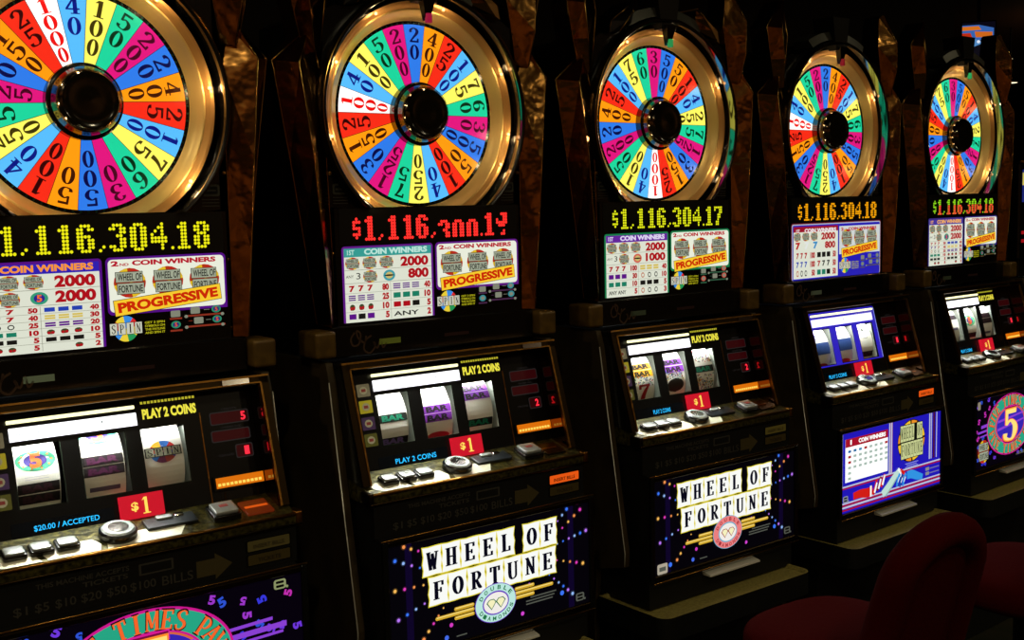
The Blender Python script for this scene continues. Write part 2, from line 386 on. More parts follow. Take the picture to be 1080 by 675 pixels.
def make_topper(root, tip):
    # face plate with a round opening
    p = MB(); n = 64; outl = []
    for i in range(n):
        a = 2*pi*i/n; dx, dz = cos(a), sin(a)
        tx = (.236 if dx > 0 else .236)/max(abs(dx), 1e-6)
        tz = ((.50-WZ) if dz > 0 else (WZ-.093))/max(abs(dz), 1e-6)
        k = min(tx, tz); k = max(k, .2605)
        outl.append((WX+dx*k, WZ+dz*k, a))
    vs = []; fs = []
    for (x, z, a) in outl:
        vs += [(x, .012, max(z, .093)), (WX+.2555*cos(a), .012, max(WZ+.2555*sin(a), .093)), (x, .3, max(z, .093))]
    for i in range(n):
        j = (i+1) % n
        fs.append([3*i, 3*j, 3*j+1, 3*i+1]); fs.append([3*i, 3*i+2, 3*j+2, 3*j])
    p.add(vs, fs, BLACK)
    p.lathe([(.27, .07, BLACKM), (0, .07, BLACKM)], WX, WZ, 48); p.cutz(.093)
    p.box(-.238, .238, .012, .3, .093, .13, BLACKM) if False else None
    p.build('topper_face_plate', root)
    b = MB(); b.box(-.236, .236, .08, .34, -.145, .40, BLACKM, .004, 1)
    b.build('topper_case', root)
    # grey arch, bracket and pointer
    a = MB(); N = 16; ARM = mat('grey_arch', (74, 76, 68), rough=.35, metal=.4); fr = []
    for i in range(N+1):
        q = radians(62+56*i/N); fr.append(((WX+.262*cos(q), WZ+.262*sin(q)), (WX+.292*cos(q), WZ+.285*sin(q))))
    vs = []; fs = []
    for (i0, o0) in fr: vs += [(i0[0], -.002, i0[1]), (o0[0], .004, o0[1]), (i0[0], .06, i0[1]), (o0[0], .06, o0[1])]
    for i in range(N):
        o = 4*i; fs += [[o, o+4, o+5, o+1], [o+1, o+5, o+7, o+3], [o, o+2, o+6, o+4]]
    fs += [[0, 1, 3, 2], [4*N, 4*N+2, 4*N+3, 4*N+1]]
    a.add(vs, fs, ARM); a.build('arch_casing', root)
    k = MB()
    pr = [(-.026, .520), (.026, .520), (.040, .615), (-.040, .615)]
    k.add([(x+WX, -.012, z) for x, z in pr]+[(x+WX, .06, z) for x, z in pr], [[0, 1, 2, 3], [7, 6, 5, 4], [0, 4, 5, 1], [1, 5, 6, 2], [2, 6, 7, 3], [3, 7, 4, 0]],
          mat('pointer_bracket', (38, 36, 30), rough=.35, metal=.5))
    k.build('pointer_bracket', root)
    t = MB()
    pr = [(-.017, .530), (.017, .530), (.005, .482), (-.005, .482)]
    t.add([(x+WX, -.022, z) for x, z in pr[:2]]+[(x+WX, -.014, z) for x, z in pr[2:]]+[(x+WX, -.002, z) for x, z in pr],
          [[0, 1, 2, 3], [7, 6, 5, 4], [0, 4, 5, 1], [1, 5, 6, 2], [2, 6, 7, 3], [3, 7, 4, 0]], BLACK)
    po = t.build('pointer', root)
    g = MB(); g.box(WX-.0065, WX+.0065, -.0215, -.012, .476, .496, lit(tip, .8), .002, 2)
    g.build('pointer_light', po, label='small coloured light at the pointer tip')

def facet(name, root, sgn, A, B, R, mats):
    """faceted wing from outer points A, inner points B and ridge points R (x, y, z lists of equal length)"""
    m = MB(); n = len(A)
    f = lambda p: (p[0]*sgn, p[1], p[2])
    bk = lambda p: (p[0]*sgn, .075, p[2])
    for i in range(n-1):
        m.add([f(A[i]), f(A[i+1]), f(R[i+1]), f(R[i])], [[0, 1, 2, 3]], mats[0])
        m.add([f(R[i]), f(R[i+1]), f(B[i+1]), f(B[i])], [[0, 1, 2, 3]], mats[1])
        m.add([f(A[i]), f(A[i+1]), bk(A[i+1]), bk(A[i])], [[0, 1, 2, 3]], mats[0])
        m.add([f(B[i]), f(B[i+1]), bk(B[i+1]), bk(B[i])], [[0, 1, 2, 3]], mats[1])
        m.add([bk(A[i]), bk(A[i+1]), bk(B[i+1]), bk(B[i])], [[0, 1, 2, 3]], BLACK)
    for k in (0, n-1):
        m.add([f(A[k]), f(R[k]), f(B[k]), bk(B[k]), bk(A[k])], [[0, 1, 2, 3, 4]], mats[0])
    for L_, rr in ((A, .0012), (R, .0011), (B, .0009)):
        m.tube([f(q) for q in L_], rr, BRONZE2, 6)
    m.tube([f(A[-1]), f(R[-1]), f(B[-1])], .0012, BRONZE2, 6)
    return m.build(name, root)

def make_wings(root, corner=True):
    for s in (-1, 1):
        facet('wing_panel', root, s,
              [(.274, .020, -.140), (.293, .022, .02), (.316, .024, .19), (.346, .026, .385), (.280, .02, .442)],
              [(.240, .002, -.144), (.243, .002, .02), (.245, .006, .19), (.248, .012, .36), (.264, .014, .441)],
              [(.262, -.020, -.144), (.274, -.024, .02), (.288, -.024, .19), (.308, -.016, .378), (.276, .004, .442)], (BRONZE, BRONZE))
        facet('upper_fin', root, s,
              [(.282, .016, .400), (.300, .014, .48), (.318, .014, .568), (.252, .02, .646)],
              [(.246, .014, .405), (.236, .012, .48), (.226, .014, .55), (.240, .02, .640)],
              [(.268, -.006, .402), (.280, -.018, .48), (.286, -.014, .562), (.248, .008, .645)], (BRONZE, BRONZE))
        if corner: facet('corner_fin', root, s,
              [(.196, .0, .500), (.189, .0, .530), (.150, .0, .556), (.114, .0, .584)],
              [(.150, .004, .512), (.112, .004, .530), (.111, .004, .556), (.110, .004, .580)],
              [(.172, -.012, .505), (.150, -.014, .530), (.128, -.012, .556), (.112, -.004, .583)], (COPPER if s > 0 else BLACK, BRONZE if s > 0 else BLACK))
        for z in (-.128, .002, .165):
            b = MB(); b.ball((s*.2385, .006, z), .0042, GOLD, 10, 6, (1, .6, 1)); b.build('screw', root)

# ---------------- printed glass
WHITE = lit((228, 232, 214), .92)
INKR = lit((190, 18, 30), .8)
INKK = lit((36, 34, 30), .5)
PURP = lit((104, 20, 150), .75)
def wof_icon(a, cx, cy, w, h, l=2, bright=True):
    a.ell(cx, cy, w*.56, h*.58, lit((196, 60, 20), .8), l, 20)
    for k in range(8):
        a.ell(cx, cy, w*.55, h*.57, lit(((240, 200, 40), (200, 40, 30))[k % 2], .85), l+.5, 6, 45*k+8, 45*k+38)
    g = lit((176, 184, 160) if bright else (120, 124, 108), .8)
    a.rect(cx-w*.5, cy+h*.02, cx+w*.46, cy+h*.44, INKK, l+1); a.rect(cx-w*.46, cy-h*.44, cx+w*.5, cy-h*.0, INKK, l+1)
    a.rect(cx-w*.48, cy+h*.04, cx+w*.44, cy+h*.42, g, l+1.6); a.rect(cx-w*.44, cy-h*.42, cx+w*.48, cy-h*.02, g, l+1.6)
    a.text('WHEEL OF', cx, cy+h*.09, h*.28, INKK, l+2.2, w*.84, 'c', .02)
    a.text('FORTUNE', cx+w*.02, cy-h*.37, h*.28, INKK, l+2.2, w*.84, 'c', .02)
def five_icon(a, cx, cy, r, l=2, k=1.0):
    a.ell(cx, cy, r*1.35, r, lit((60, 170, 130), .8*k), l, 20); a.ell(cx, cy, r*.85, r*.66, lit((50, 40, 150), .8*k), l+.6, 16)
    a.text('5', cx, cy-r*.55, r*1.1, lit((250, 110, 30), k), l+1.2, r*.8, 'c', .03)
def spin_logo(a, cx, cy, w, l=2):
    r = w*.32
    for k, c in enumerate(((230, 40, 40), (60, 150, 240), (250, 220, 60), (230, 40, 40), (60, 150, 240), (250, 220, 60), (40, 160, 90), (250, 220, 60))):
        a.ell(cx, cy, r*1.15, r*1.2, lit(c, .85), l, 6, 45*k+10, 45*k+55)
    for k, ch in enumerate('SPIN'):
        x = cx-w/2+k*w/4
        a.rect(x+w*.01, cy-r*.55, x+w*.24, cy+r*.6, INKK, l+1); a.rect(x+w*.02, cy-r*.5, x+w*.23, cy+r*.55, lit((214, 216, 196), .85), l+1.6)
        a.slab(ch, x+w*.055, cy-r*.38, w*.14, r*.8, INKK, l+2.2)
def bars3(a, x0, x1, cy, h, cols, l=2, n=2):
    w = (x1-x0)/3
    for i in range(3):
        for j in range(n):
            y = cy-h/2+h*j/n
            a.rect(x0+w*i+w*.12, y+h*.08, x0+w*(i+1)-w*.12, y+h/n-h*.05, cols[i % len(cols)], l)
def sevens3(a, x0, x1, cy, h, cols, l=2):
    w = (x1-x0)/3
    for i in range(3): a.text('7', x0+w*(i+.5), cy-h/2, h, cols[i % len(cols)], l, w*.62, 'c', .05)
def cherries(a, x0, x1, cy, h, l=2, n=3):
    w = (x1-x0)/3
    for i in range(3-n, 3):
        cx = x0+w*(i+.5); a.ell(cx, cy, w*.3, h*.42, lit((70, 84, 50), .7), l, 10); a.ell(cx-w*.14, cy-h*.15, w*.14, h*.26, INKR, l+.5, 8); a.ell(cx+w*.14, cy-h*.12, w*.14, h*.26, INKR, l+.5, 8)

def award_glass(root, V):
    a = Art(plane(-.001)); bd = lit(V['border'], .62); L0 = 0
    xl, xr, zt, zb = -.223, -.001, .016, -.1405
    if V['style'] == 'stripe':
        a.rrect(xl-.004, zb-.004, .226, zt+.004, .008, lit((120, 24, 40), .7), 0)
        a.rrect(xl-.001, zb-.004, .223, zt+.001, .006, lit((190, 196, 214), .8), .7)
        a.rrect(xl+.002, zb-.004, .220, zt-.002, .005, lit((40, 30, 190), .85), 1.4)
        xl += .006; zt -= .006; xr = .0
        a.rect(xl, zb, xr, zt-.0, WHITE, 1.7)
        a.rect(xl, zt-.016, xr, zt, lit((170, 20, 46), .8), 1.9)
    else:
        a.rrect(xl, zb, xr, zt, .007, bd, 0, (1, 1, 0, 0))
        a.rect(xl+.005, zb, xr-.005, zt-.006, WHITE, .8)
        a.rect(xl+.005, zt-.022, xr-.005, zt-.0045, lit(V['header'], .8), 1.6)
    a.text('1ST', xl+.012, zt-.018, .0105, lit(V['htext'], .9), 3.3, .017, 'l', .03)
    a.text('COIN WINNERS', xl+.052, zt-.0185, .0125, lit(V['htext'], .95), 3.3, .155, 'l', .05)
    rule = lit((150, 150, 130), .7)
    for z in (-.0335, -.0605): a.rect(xl+.005, z, xr-.005, z+.0008, rule, 1.6)
    for k in range(3): wof_icon(a, -.199+.0405*k, -.0195, .030, .022, 2)
    num = V.get('num', INKR)
    a.text('2000', -.0135, -.0305, .021, num, 2, .070, 'r', .05)
    if V['style'] == 'stripe':
        for k, c in enumerate(((200, 24, 30), (240, 244, 240), (60, 150, 210))): a.text('7', -.196+.042*k, -.056, .021, lit(c, .85), 2.5, .022, 'c', .06)
    else:
        a.text('3', -.186, -.052, .013, INKK, 2, .010, 'c'); a.text('ANY', -.206, -.049, .006, INKK, 2, .018, 'c')
        wof_icon(a, -.158, -.0475, .030, .022, 2)
        if V['emb'] == 'five': five_icon(a, -.110, -.0475, .011)
        else: a.ell(-.112, -.0475, .0145, .0115, lit(V['emb'], .8), 2); a.ell(-.112, -.0475, .009, .007, lit((220, 200, 120), .8), 2.5); a.ell(-.112, -.0475, .0125, .0018, INKK, 3, 12)
    a.text(V['second'], -.0135, -.0565, .021, num, 2, .070 if len(V['second']) == 4 else .052, 'r', .05)
    rows = V['rows']; n = len(rows); z0 = -.0615; hh = (z0-zb-.002)/n
    a.rect(-.110, zb+.002, -.1092, z0, rule, 1.6)
    cold = {'r': INKR, 'p': PURP, 't': lit((30, 140, 110), .75), 'y': lit((226, 200, 90), .85), 'b': lit((40, 70, 190), .8), 'k': INKK, 'o': lit((200, 90, 40), .8)}
    for i, (k1, n1, k2, n2) in enumerate(rows):
        cy = z0-hh*(i+.5)
        if i: a.rect(xl+.005, z0-hh*i, xr-.005, z0-hh*i+.0006, rule, 1.6)
        for kind, x0, x1, nm, nx in ((k1, xl+.010, -.148, n1, -.114), (k2, -.106, -.036, n2, -.010)):
            if kind[0] == '7': sevens3(a, x0, x1, cy, hh*.66, [cold[c] for c in kind[1:]])
            elif kind[0] == 'b': bars3(a, x0, x1, cy, hh*.66, [cold[c] for c in kind[2:]], 2, int(kind[1]))
            elif kind[0] == 'c': cherries(a, x0, x1, cy, hh*.8, 2, int(kind[1]))
            elif kind[0] == 'w':
                for q in range(3): a.ell(x0+(x1-x0)*(q+.5)/3, cy, .006, hh*.36, cold['k'] if q else cold['o'], 2, 8); a.ell(x0+(x1-x0)*(q+.5)/3, cy, .004, hh*.22, WHITE, 2.6, 8)
            elif kind[0] == 't': a.text(kind[1:], x0+.002, cy-hh*.28, hh*.5, cold['k'], 2, (x1-x0)*.9, 'l', .02)
            a.text(nm, nx, cy-hh*.36, hh*.72, num, 2, .0065*len(nm)+.003, 'r', .06)
    a.build('award_glass', root)
    # second-coin glass
    a = Art(plane(-.001)); x0, x1, zt, zb = .0065, .2275, .0145, -.0775
    if V['style'] != 'stripe':
        a.rrect(x0-.001, zb-.009, x1+.003, zt+.002, .009, bd, 0, (1, 1, 1, 0)); a.rrect(x0+.003, zb-.004, x1-.001, zt-.002, .008, lit((234, 238, 220), .98), .8)
    else: a.rect(x0, zb, x1-.008, zt-.008, lit((216, 222, 220), .9), 2)
    r2 = lit((196, 14, 44), .85)
    up = 0 if V['style'] != 'stripe' else -.008; wd = 1 if V['style'] != 'stripe' else .94
    a.text('2', x0+.008, .0005+up, .0095, r2, 3, .014, 'l', .05); a.text('ND', x0+.024, .0005+up, .005, r2, 3, .016, 'l', .03)
    a.text('COIN WINNERS', x0+.046, .0005+up, .0095, r2, 3, .158*wd, 'l', .05)
    for cx in (.047, .117, .187): wof_icon(a, x0+(cx-x0)*wd, -.030, .052*wd, .046, 3)
    rot = .098; c, s_ = cos(rot), sin(rot)
    def R(x, y): return (.018+x*c-y*s_, -.0885+x*s_+y*c)
    W = .201*wd
    a.poly([R(-.001, -.001), R(W+.001, -.001), R(W+.001, .0285), R(-.001, .0285)], INKK, 8)
    a.poly([R(0, 0), R(W, 0), R(W, .0275), R(0, .0275)], lit((252, 206, 48), .95), 9)
    a.text('PROGRESSIVE', *R(.006, .0045), .0185, lit((206, 40, 6), .95), 10, W-.012, 'l', .05, rot=rot)
    base = -.112
    if V['style'] == 'stripe':
        a.rect(.006, -.1445, .214, -.098, lit((44, 36, 190), .85), 1.9)
    spin_logo(a, .0355, base, .060, 3)
    yl = lit((196, 190, 30), .75)
    for k in range(4): a.text(('GET 3 SPIN', 'SYMBOLS ON', 'THE PAYLINE', 'AND SPIN IT')[k], .070, base+.006-.0062*k, .0042, yl, 3, .037, 'l', .03)
    cc = lit(V['cap'], .6); gi = lit((150, 154, 134), .7)
    for (cx, cz, ty) in ((.128, -.092, 'g'), (.128, -.112, 'e'), (.166, -.0885, 'g'), (.207, -.0885, 'e'), (.172, -.1075, 'g'), (.208, -.1075, 'e')):
        if ty == 'g': a.rrect(cx-.009, cz-.006, cx+.009, cz+.006, .002, gi, 3)
        elif V['emb'] == 'five': five_icon(a, cx, cz, .0068, 3, .7)
        else: a.ell(cx, cz, .009, .007, lit(V['emb'], .6), 3, 14); a.ell(cx, cz, .0055, .004, gi, 3.6, 10)
    for (p0, p1, pz) in ((.117, .140, -.1005), (.117, .140, -.1225), (.150, .222, -.0975), (.146, .224, -.1175)):
        a.rect(p0, pz-.002, p1, pz+.0012, cc, 3)
    for px in (.148, .219): a.ell(px, -.0985, .0035, .003, gi, 3.6, 10); a.ell(px, -.1185, .0035, .003, gi, 3.6, 10)
    a.rect(.183, -.0887, .194, -.0879, gi, 3); a.rect(.152, -.1077, .160, -.1069, cc, 3); a.rect(.186, -.1077, .196, -.1069, gi, 3)
    a.build('progressive_glass', root)

def jackpot(root, V):
    a = Art(plane(-.001), .0004)
    a.rect(-.226, .0195, .228, .0925, mat('display_black', (9, 11, 8), rough=.35), -.5)
    off = mat('led_off', (26, 30, 18), rough=.4)
    DR = .54 if V['led'][1] < 60 else .47
    P = .00624; PZ = .00628; top = .0766
    x0 = -.1668-P
    m = lit(V['led'], V.get('les', 1.05)); m2 = lit(V['led2'], V.get('les', 1.05)) if 'led2' in V else m
    a.dots([".X.", "XXX", "X..", "XXX", "..X", "XXX", ".X."], x0-3.6*P, top-.4*PZ, P, m, r=DR, pz=PZ)
    pos = 0
    for ch, c in V['digits']:
        a.dots(DM[ch], x0+P*c, top, P, m, r=DR, pz=PZ)
        if 'led2' in V: a.dots([r if k > 2 else '.....' for k, r in enumerate(DM[ch])], x0+P*c, top, P, m2, l=2, pz=PZ)
    for c in (6, 27): a.dots([".X", "X."], x0+P*c, top-6*PZ, P, m, r=DR, pz=PZ)
    a.dots(["X"], x0+P*48, top-7*PZ, P, m, r=DR, pz=PZ)
    a.build('jackpot_display', root)

# ---------------- reel section surfaces
P0 = Vector((0, -.030, -.235)); PT = Vector((0, -.045, -.175)).normalized(); PN = Vector((0, -PT.z, PT.y)).normalized()
if PN.y > 0: PN = -PN
def pmap(a, b, l): return Vector((a, 0, 0))+P0+PT*b+PN*l           # b grows downwards
def pflip(a, b, l): return pmap(a, -b, l)                             # b = -s so text stands upright
D0 = Vector((0, -.0815, -.4355)); D1 = Vector((0, -.166, -.459)); DT = (D1-D0).normalized(); DN = Vector((0, DT.z, -DT.y))
if DN.z < 0: DN = -DN
def dmap(a, b, l): return Vector((a, 0, 0))+D0+DT*b+DN*l
WIN = [(-.1805, -.1045), (-.0715, .007), (.036, .1145)]
def reel_section(root, V):
    a = Art(pflip)
    mk = lit(V['mask'], .9) if V.get('mask') else MASK
    s0, s1 = .0565, .1605
    ed = [-.252]+[e for w in WIN for e in w]+[.252]
    a.rect(-.252, -s0, .252, .012, MASK, 0)
    for i in range(0, 8, 2):
        a.rect(ed[i], -s1, ed[i+1], -s0, mk if 0 < i < 6 else MASK, 0)
    a.rect(-.252, -.2185, .252, -s1, MASK, 0)
    if V.get('mask'):
        a.rect(-.190, -s0, .135, -.006, mk, .5); a.rect(.1145, -s1-.004, .135, -s0, mk, .5); a.rect(-.190, -s1, WIN[0][0], -s0, mk, .5)
        a.rect(-.190, -s1-.006, .135, -s1, mk, .5)
        a.rect(.1355, -.165, .1385, -.010, lit((150, 160, 255), .9), .6)
    for (x0, x1) in WIN:                                     # window rims
        rm = mat('window_rim', (36, 44, 38), rough=.25, metal=.4)
        for (q0, q1, q2, q3) in ((x0-.002, -s1, x0, -s0), (x1, -s1, x1+.002, -s0), (x0-.002, -s0, x1+.002, -s0+.002), (x0-.002, -s1-.002, x1+.002, -s1)):
            a.rect(q0, q1, q2, q3, rm, 1)
    gold = lit((236, 226, 70), 1.0)
    if not V.get('mask'):
        a.text('PLAY 2 COINS', .093, -.0395, .0185, gold, 2, .100, 'c', .05)
        for k in range(16): a.rect(.042+k*.0064, -.012, .042+k*.0064+.0045, -.0075, lit((200, 190, 50), .8), 2)
    else:
        a.text('PLAY 2 COINS', .080, -.0345, .014, lit((120, 110, 190), .9), 9, .085, 'c', .03)
    for i, c in enumerate(((120, 110, 80), (176, 160, 30), (66, 44, 70), (84, 80, 28))):   # picture tiles at the left
        y = -.030-.034*i
        a.rrect(-.222, y-.026, -.192, y, .002, lit(c, .55), 2); a.ell(-.207, y-.013, .009, .008, lit((160, 150, 110), .5), 3, 12)
        a.rect(-.212, y-.016, -.202, y-.010, lit((130, 50, 40), .5), 3.6)
    a.rect(.1470, -.216, .1494, -.040, GOLD, 2)
    red0 = lit((52, 4, 8), .7); gry = lit((44, 40, 40), .6); led = lit((255, 40, 60), 1.4)
    for (x0, x1, q0, q1) in ((.168, .241, -.066, -.046), (.166, .239, -.098, -.080), (.209, .240, -.132, -.110)):
        a.rrect(x0-.002, q0-.002, x1+.002, q1+.002, .004, gry, 1); a.rrect(x0, q0, x1, q1, .003, red0, 2)
    for (t, s) in V['credit']: a.text(t, .236 if s < .1 else .234, -s-.008, .016, led, 3, .0095, 'r', .03)
    a.text('CREDITS', .205, -.042, .004, gry, 2, .03, 'c'); a.text('WINNER PAID', .205, -.076, .004, gry, 2, .04, 'c'); a.text('COINS PLAYED', .188, -.127, .004, gry, 2, .03, 'c')
    a.rrect(-.199, -.208, -.030, -.183, .003, mat('message_window', (8, 14, 20), rough=.2), 1)
    a.text(V['msg'], -.109, -.2015, .0105, lit((40, 190, 255), 1.2), 2, V.get('msgw', .100), 'c', .01)
    # speaker-like dark sockets under the bill slot
    a.rrect(.166, -.212, .246, -.190, .003, BLACK, 2)
    for x in (.172, .236): a.rect(x, -.206, x+.004, -.192, GOLDD, 3)
    a.build('reel_glass', root)
    # lit header box and slim tube above it
    b = Art(pflip)
    def pbox(o, x0, x1, q0, q1, th, m, lo=0.0):
        c = [pmap(x, q, d) for d in (lo, th) for q in (q0, q1) for x in (x0, x1)]
        o.add(c, [[0, 1, 3, 2], [4, 6, 7, 5], [0, 4, 5, 1], [1, 5, 7, 3], [3, 7, 6, 2], [2, 6, 4, 0]], m)
    hd = lit((250, 250, 255), 1.6) if not V.get('mask') else lit((226, 222, 255), 1.4)
    pbox(b, -.183, .031 if not V.get('mask') else .118, .0255, .0480, .004, hd)
    for k in range(9): b.ell(-.172+.005*k, -.036-.001*(k % 3), .0015, .002, lit((200, 205, 215), 1), 14.5, 6)
    b.ell(-.030, -.034, .0018, .002, lit((90, 100, 100), .8), 14.5, 8)
    b.build('header_strip', root, label='white back-lit header strip above the reels')
    b = MB(); b.tube([pmap(-.186, .0155, .006), pmap(.028 if not V.get('mask') else .12, .0155, .006)], .0032, lit((255, 250, 190), 1.6), 8)
    b.build('lamp_tube', root)
    b = MB(); pbox(b, -.0205, .0560, .1685, .2100, .010, lit((214, 20, 42), .85))
    a2 = Art(pflip); a2.v, a2.f, a2.m, a2.sm, a2.mats = b.v, b.f, b.m, b.sm, b.mats
    yy = lit((255, 214, 90), 1.1)
    a2.text('$', .004, -.198, .017, yy, 36, .013, 'c', .03); a2.slab('1', .014, -.2035, .020, .029, yy, 36)
    a2.build('price_sign', root, label='red back-lit sign reading one dollar')
    # bill slot with glowing orange strip
    b = MB(); pbox(b, .154, .2515, .1620, .1885, .006, BLACK)
    pbox(b, .158, .2505, .1650, .1840, .009, lit((236, 120, 10), .85), .006)
    for k in range(11): pbox(b, .160+.008*k, .1655+.008*k, .1755, .1805, .0096, lit((255, 214, 90), 1.1), .009)
    b.build('bill_slot', root, label='glowing orange bill slot')
    # recess walls, gold frame
    F0 = (-.066, -.2165); F1 = (-.1370, -.4500)
    b = MB()
    for s in (-1, 1):
        pr = [(F0[0], F0[1]), (F1[0], F1[1]), (D0.y+.0, D0.z-.004), (P0.y+.010, P0.z+.02)]
        x0, x1 = (.2525, .274) if s > 0 else (-.274, -.2525)
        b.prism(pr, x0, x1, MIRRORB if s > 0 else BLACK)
    b.prism([(F0[0], F0[1]+.002), (F0[0]-.004, F0[1]-.013), (P0.y-.001, P0.z+.008), (P0.y+.02, P0.z+.020)], -.274, .274, BLACK)
    b.build('recess_wall', root)
    b = MB(); dv = Vector((0, F1[0]-F0[0], F1[1]-F0[1])).normalized(); dn = Vector((0, dv.z, -dv.y))
    def bar(x0, x1, q0, q1, th, m):
        o = Vector((0, F0[0], F0[1]))
        c = [o+Vector((x, 0, 0))+dv*q-Vector((0, -dn.y, -dn.z))*(-d if dn.y > 0 else d) for d in (0, th) for q in (q0, q1) for x in (x0, x1)]
        b.add(c, [[0, 1, 3, 2], [4, 6, 7, 5], [0, 4, 5, 1], [1, 5, 7, 3], [3, 7, 6, 2], [2, 6, 4, 0]], m)
    LL = math.hypot(F1[0]-F0[0], F1[1]-F0[1])
    bar(-.272, -.2535, .0, LL, .006, GOLDD); bar(.2535, .272, .0, LL, .006, GOLDD); bar(-.272, .272, -.002, .0125, .0060, GOLDD); bar(-.273, .273, -.003, .0005, .0085, GOLD); bar(-.256, .256, .0100, .0125, .0085, GOLD)
    bar(-.2575, -.2535, .012, LL, .008, GOLD); bar(.2535, .2575, .012, LL, .008, GOLD); bar(.18, .232, .001, .011, .010, CHROME)
    b.build('reel_frame', root)
    # reels
    for i, (x0, x1) in enumerate(WIN):
        rr = .095; dep = .007; cen = P0+PT*.1085-PN*(rr+dep)
        def rm(a_, b_, l, cen=cen, rr=rr):
            th = b_/rr
            return Vector((a_, 0, 0))+cen+PN*((rr+l)*cos(th))-PT*((rr+l)*sin(th))
        a = Art(rm, .00025); w0, w1 = x0+.001, x1-.004; cx = (w0+w1)/2; w = w1-w0
        a.rect(w0, -.19, w1, .19, REELW, 0, 40)
        for sx in (w0, w1):
            vs = [Vector((sx, 0, 0))+cen]+[rm(sx, -.19+.38*k/40, 0) for k in range(41)]
            a.add(vs, [[0, k+1, k+2] for k in range(40)], mat('reel_side', (170, 176, 165), rough=.5))
        for (k, y) in V['reels'][i]: symbol(a, k, cx, y, w)
        a.build('reel', root)
    chm = MB(); pbox(chm, -.20, .135, .040, .185, -.190, BLACKM, -.186); pbox(chm, -.20, -.197, .040, .185, -.186, BLACKM, -.004); pbox(chm, .132, .135, .040, .185, -.186, BLACKM, -.004)
    pbox(chm, .122, .125, .058, .160, -.060, mat('white_reflector', (190, 200, 190)), -.010)
    chm.build('reel_chamber', root)

def symbol(a, k, cx, y, w):
    def box(y0, h, c, m=.47): a.rect(cx-w*m, y0-h/2, cx+w*m, y0+h/2, c, 2, 4)
    ink = lambda c: mat('reel_ink_%02x%02x%02x' % c, c, rough=.5)
    dk = ink((10, 8, 12))
    if k[:3] == 'BAR':
        n = int(k[3]); c = {'t': (14, 122, 96), 'p': (120, 50, 170), 'y': (200, 150, 20), 'm': (70, 16, 60), 'd': (54, 24, 40), 'b': (30, 60, 120), 'v': (110, 90, 160)}[k[4]]
        for j in range(n):
            yy = y+(j-(n-1)/2)*.0185
            box(yy, .0168, dk if k[4] in 'tmdv' else ink(c), .48)
            if k[4] == 'b': continue
            a.text('BAR', cx, yy-.0062, .0124, ink(c) if k[4] in 'tmdv' else dk, 3, w*.76, 'c', .05)
    elif k == 'five':
        a.ell(cx, y, w*.46, .0185, ink((60, 170, 130)), 2, 24); a.ell(cx, y, w*.27, .0115, ink((50, 40, 130)), 2.6, 20)
        a.text('5', cx, y-.013, .026, ink((236, 90, 20)), 3.2, w*.28, 'c', .05)
        for j in range(10):
            q = 2*pi*j/10; a.ell(cx+w*.365*cos(q), y+.015*sin(q), .0022, .0018, ink((190, 120, 60)), 3, 6)
    elif k == 'spin':
        for j, c in enumerate(((200, 40, 40), (40, 110, 200), (230, 190, 50), (200, 40, 40), (40, 110, 200), (90, 30, 70), (140, 50, 40), (60, 60, 140))):
            a.ell(cx, y, w*.34, .020, ink(c), 2, 6, 45*j+10, 45*j+55)
        a.rect(cx-w*.46, y-.0085, cx+w*.46, y+.0085, dk, 3)
        for j, ch in enumerate('SPIN'): a.rect(cx-w*.44+j*w*.22+.001, y-.0072, cx-w*.22+j*w*.22-.001, y+.0072, ink((150, 156, 140)), 3.5); a.slab(ch, cx-w*.40+j*w*.22, y-.0055, w*.14, .011, dk, 4)
    elif k == '7r':
        for ox in (-.002, 0, .002): a.slab('7', cx-w*.28+ox, y-.019, w*.56, .038, ink((150, 20, 16)), 5)
    elif k == 'conf':
        rnd = random.Random(int(cx*1e4)+int(y*1e4))
        for j in range(60):
            c = rnd.choice([(190, 60, 50), (60, 90, 190), (200, 170, 60), (70, 140, 90), (120, 110, 110), (60, 60, 60), (150, 190, 210)])
            a.ell(cx+rnd.uniform(-.46, .46)*w, y+rnd.uniform(-.013, .013), .0022, .0019, ink(c), 2+.02*j, 5)
    elif k == 'dome':
        for j in range(10):
            v0, v1 = -1+j*.2, -.8+j*.2; q0, q1 = math.sqrt(max(0, 1-v0*v0)), math.sqrt(max(0, 1-v1*v1))
            a.poly([(cx-w*.4*q0, y-.006+.018*v0), (cx+w*.4*q0, y-.006+.018*v0), (cx+w*.4*q1, y-.006+.018*v1), (cx-w*.4*q1, y-.006+.018*v1)], ink((38, 38, 34)), 3)
    elif k == 'redbit': box(y, .006, ink((190, 60, 60)), .28)
    elif k == 'grey': box(y, .008, ink((90, 84, 110)), .36)
    elif k == 'redarc': a.ell(cx, y-.006, w*.40, .010, ink((170, 30, 50)), 2, 18)
    elif k == 'ovaltop': a.ell(cx, y+.006, w*.42, .013, ink((110, 150, 160)), 2, 20); a.ell(cx, y+.007, w*.36, .011, REELW, 2.6, 20)
    elif k == 'outline':
        a.rect(cx-w*.26, y-.014, cx+w*.20, y+.016, ink((60, 70, 70)), 2); a.rect(cx-w*.23, y-.0125, cx+w*.17, y+.016, REELW, 2.6); a.ell(cx+w*.02, y+.015, w*.08, .006, ink((60, 70, 70)), 3, 10)
    elif k == 'lines':
        for j in (-1, 1): a.rect(cx-w*.3, y+j*.002, cx+w*.25, y+j*.002+.0007, ink((170, 170, 200)), 2)

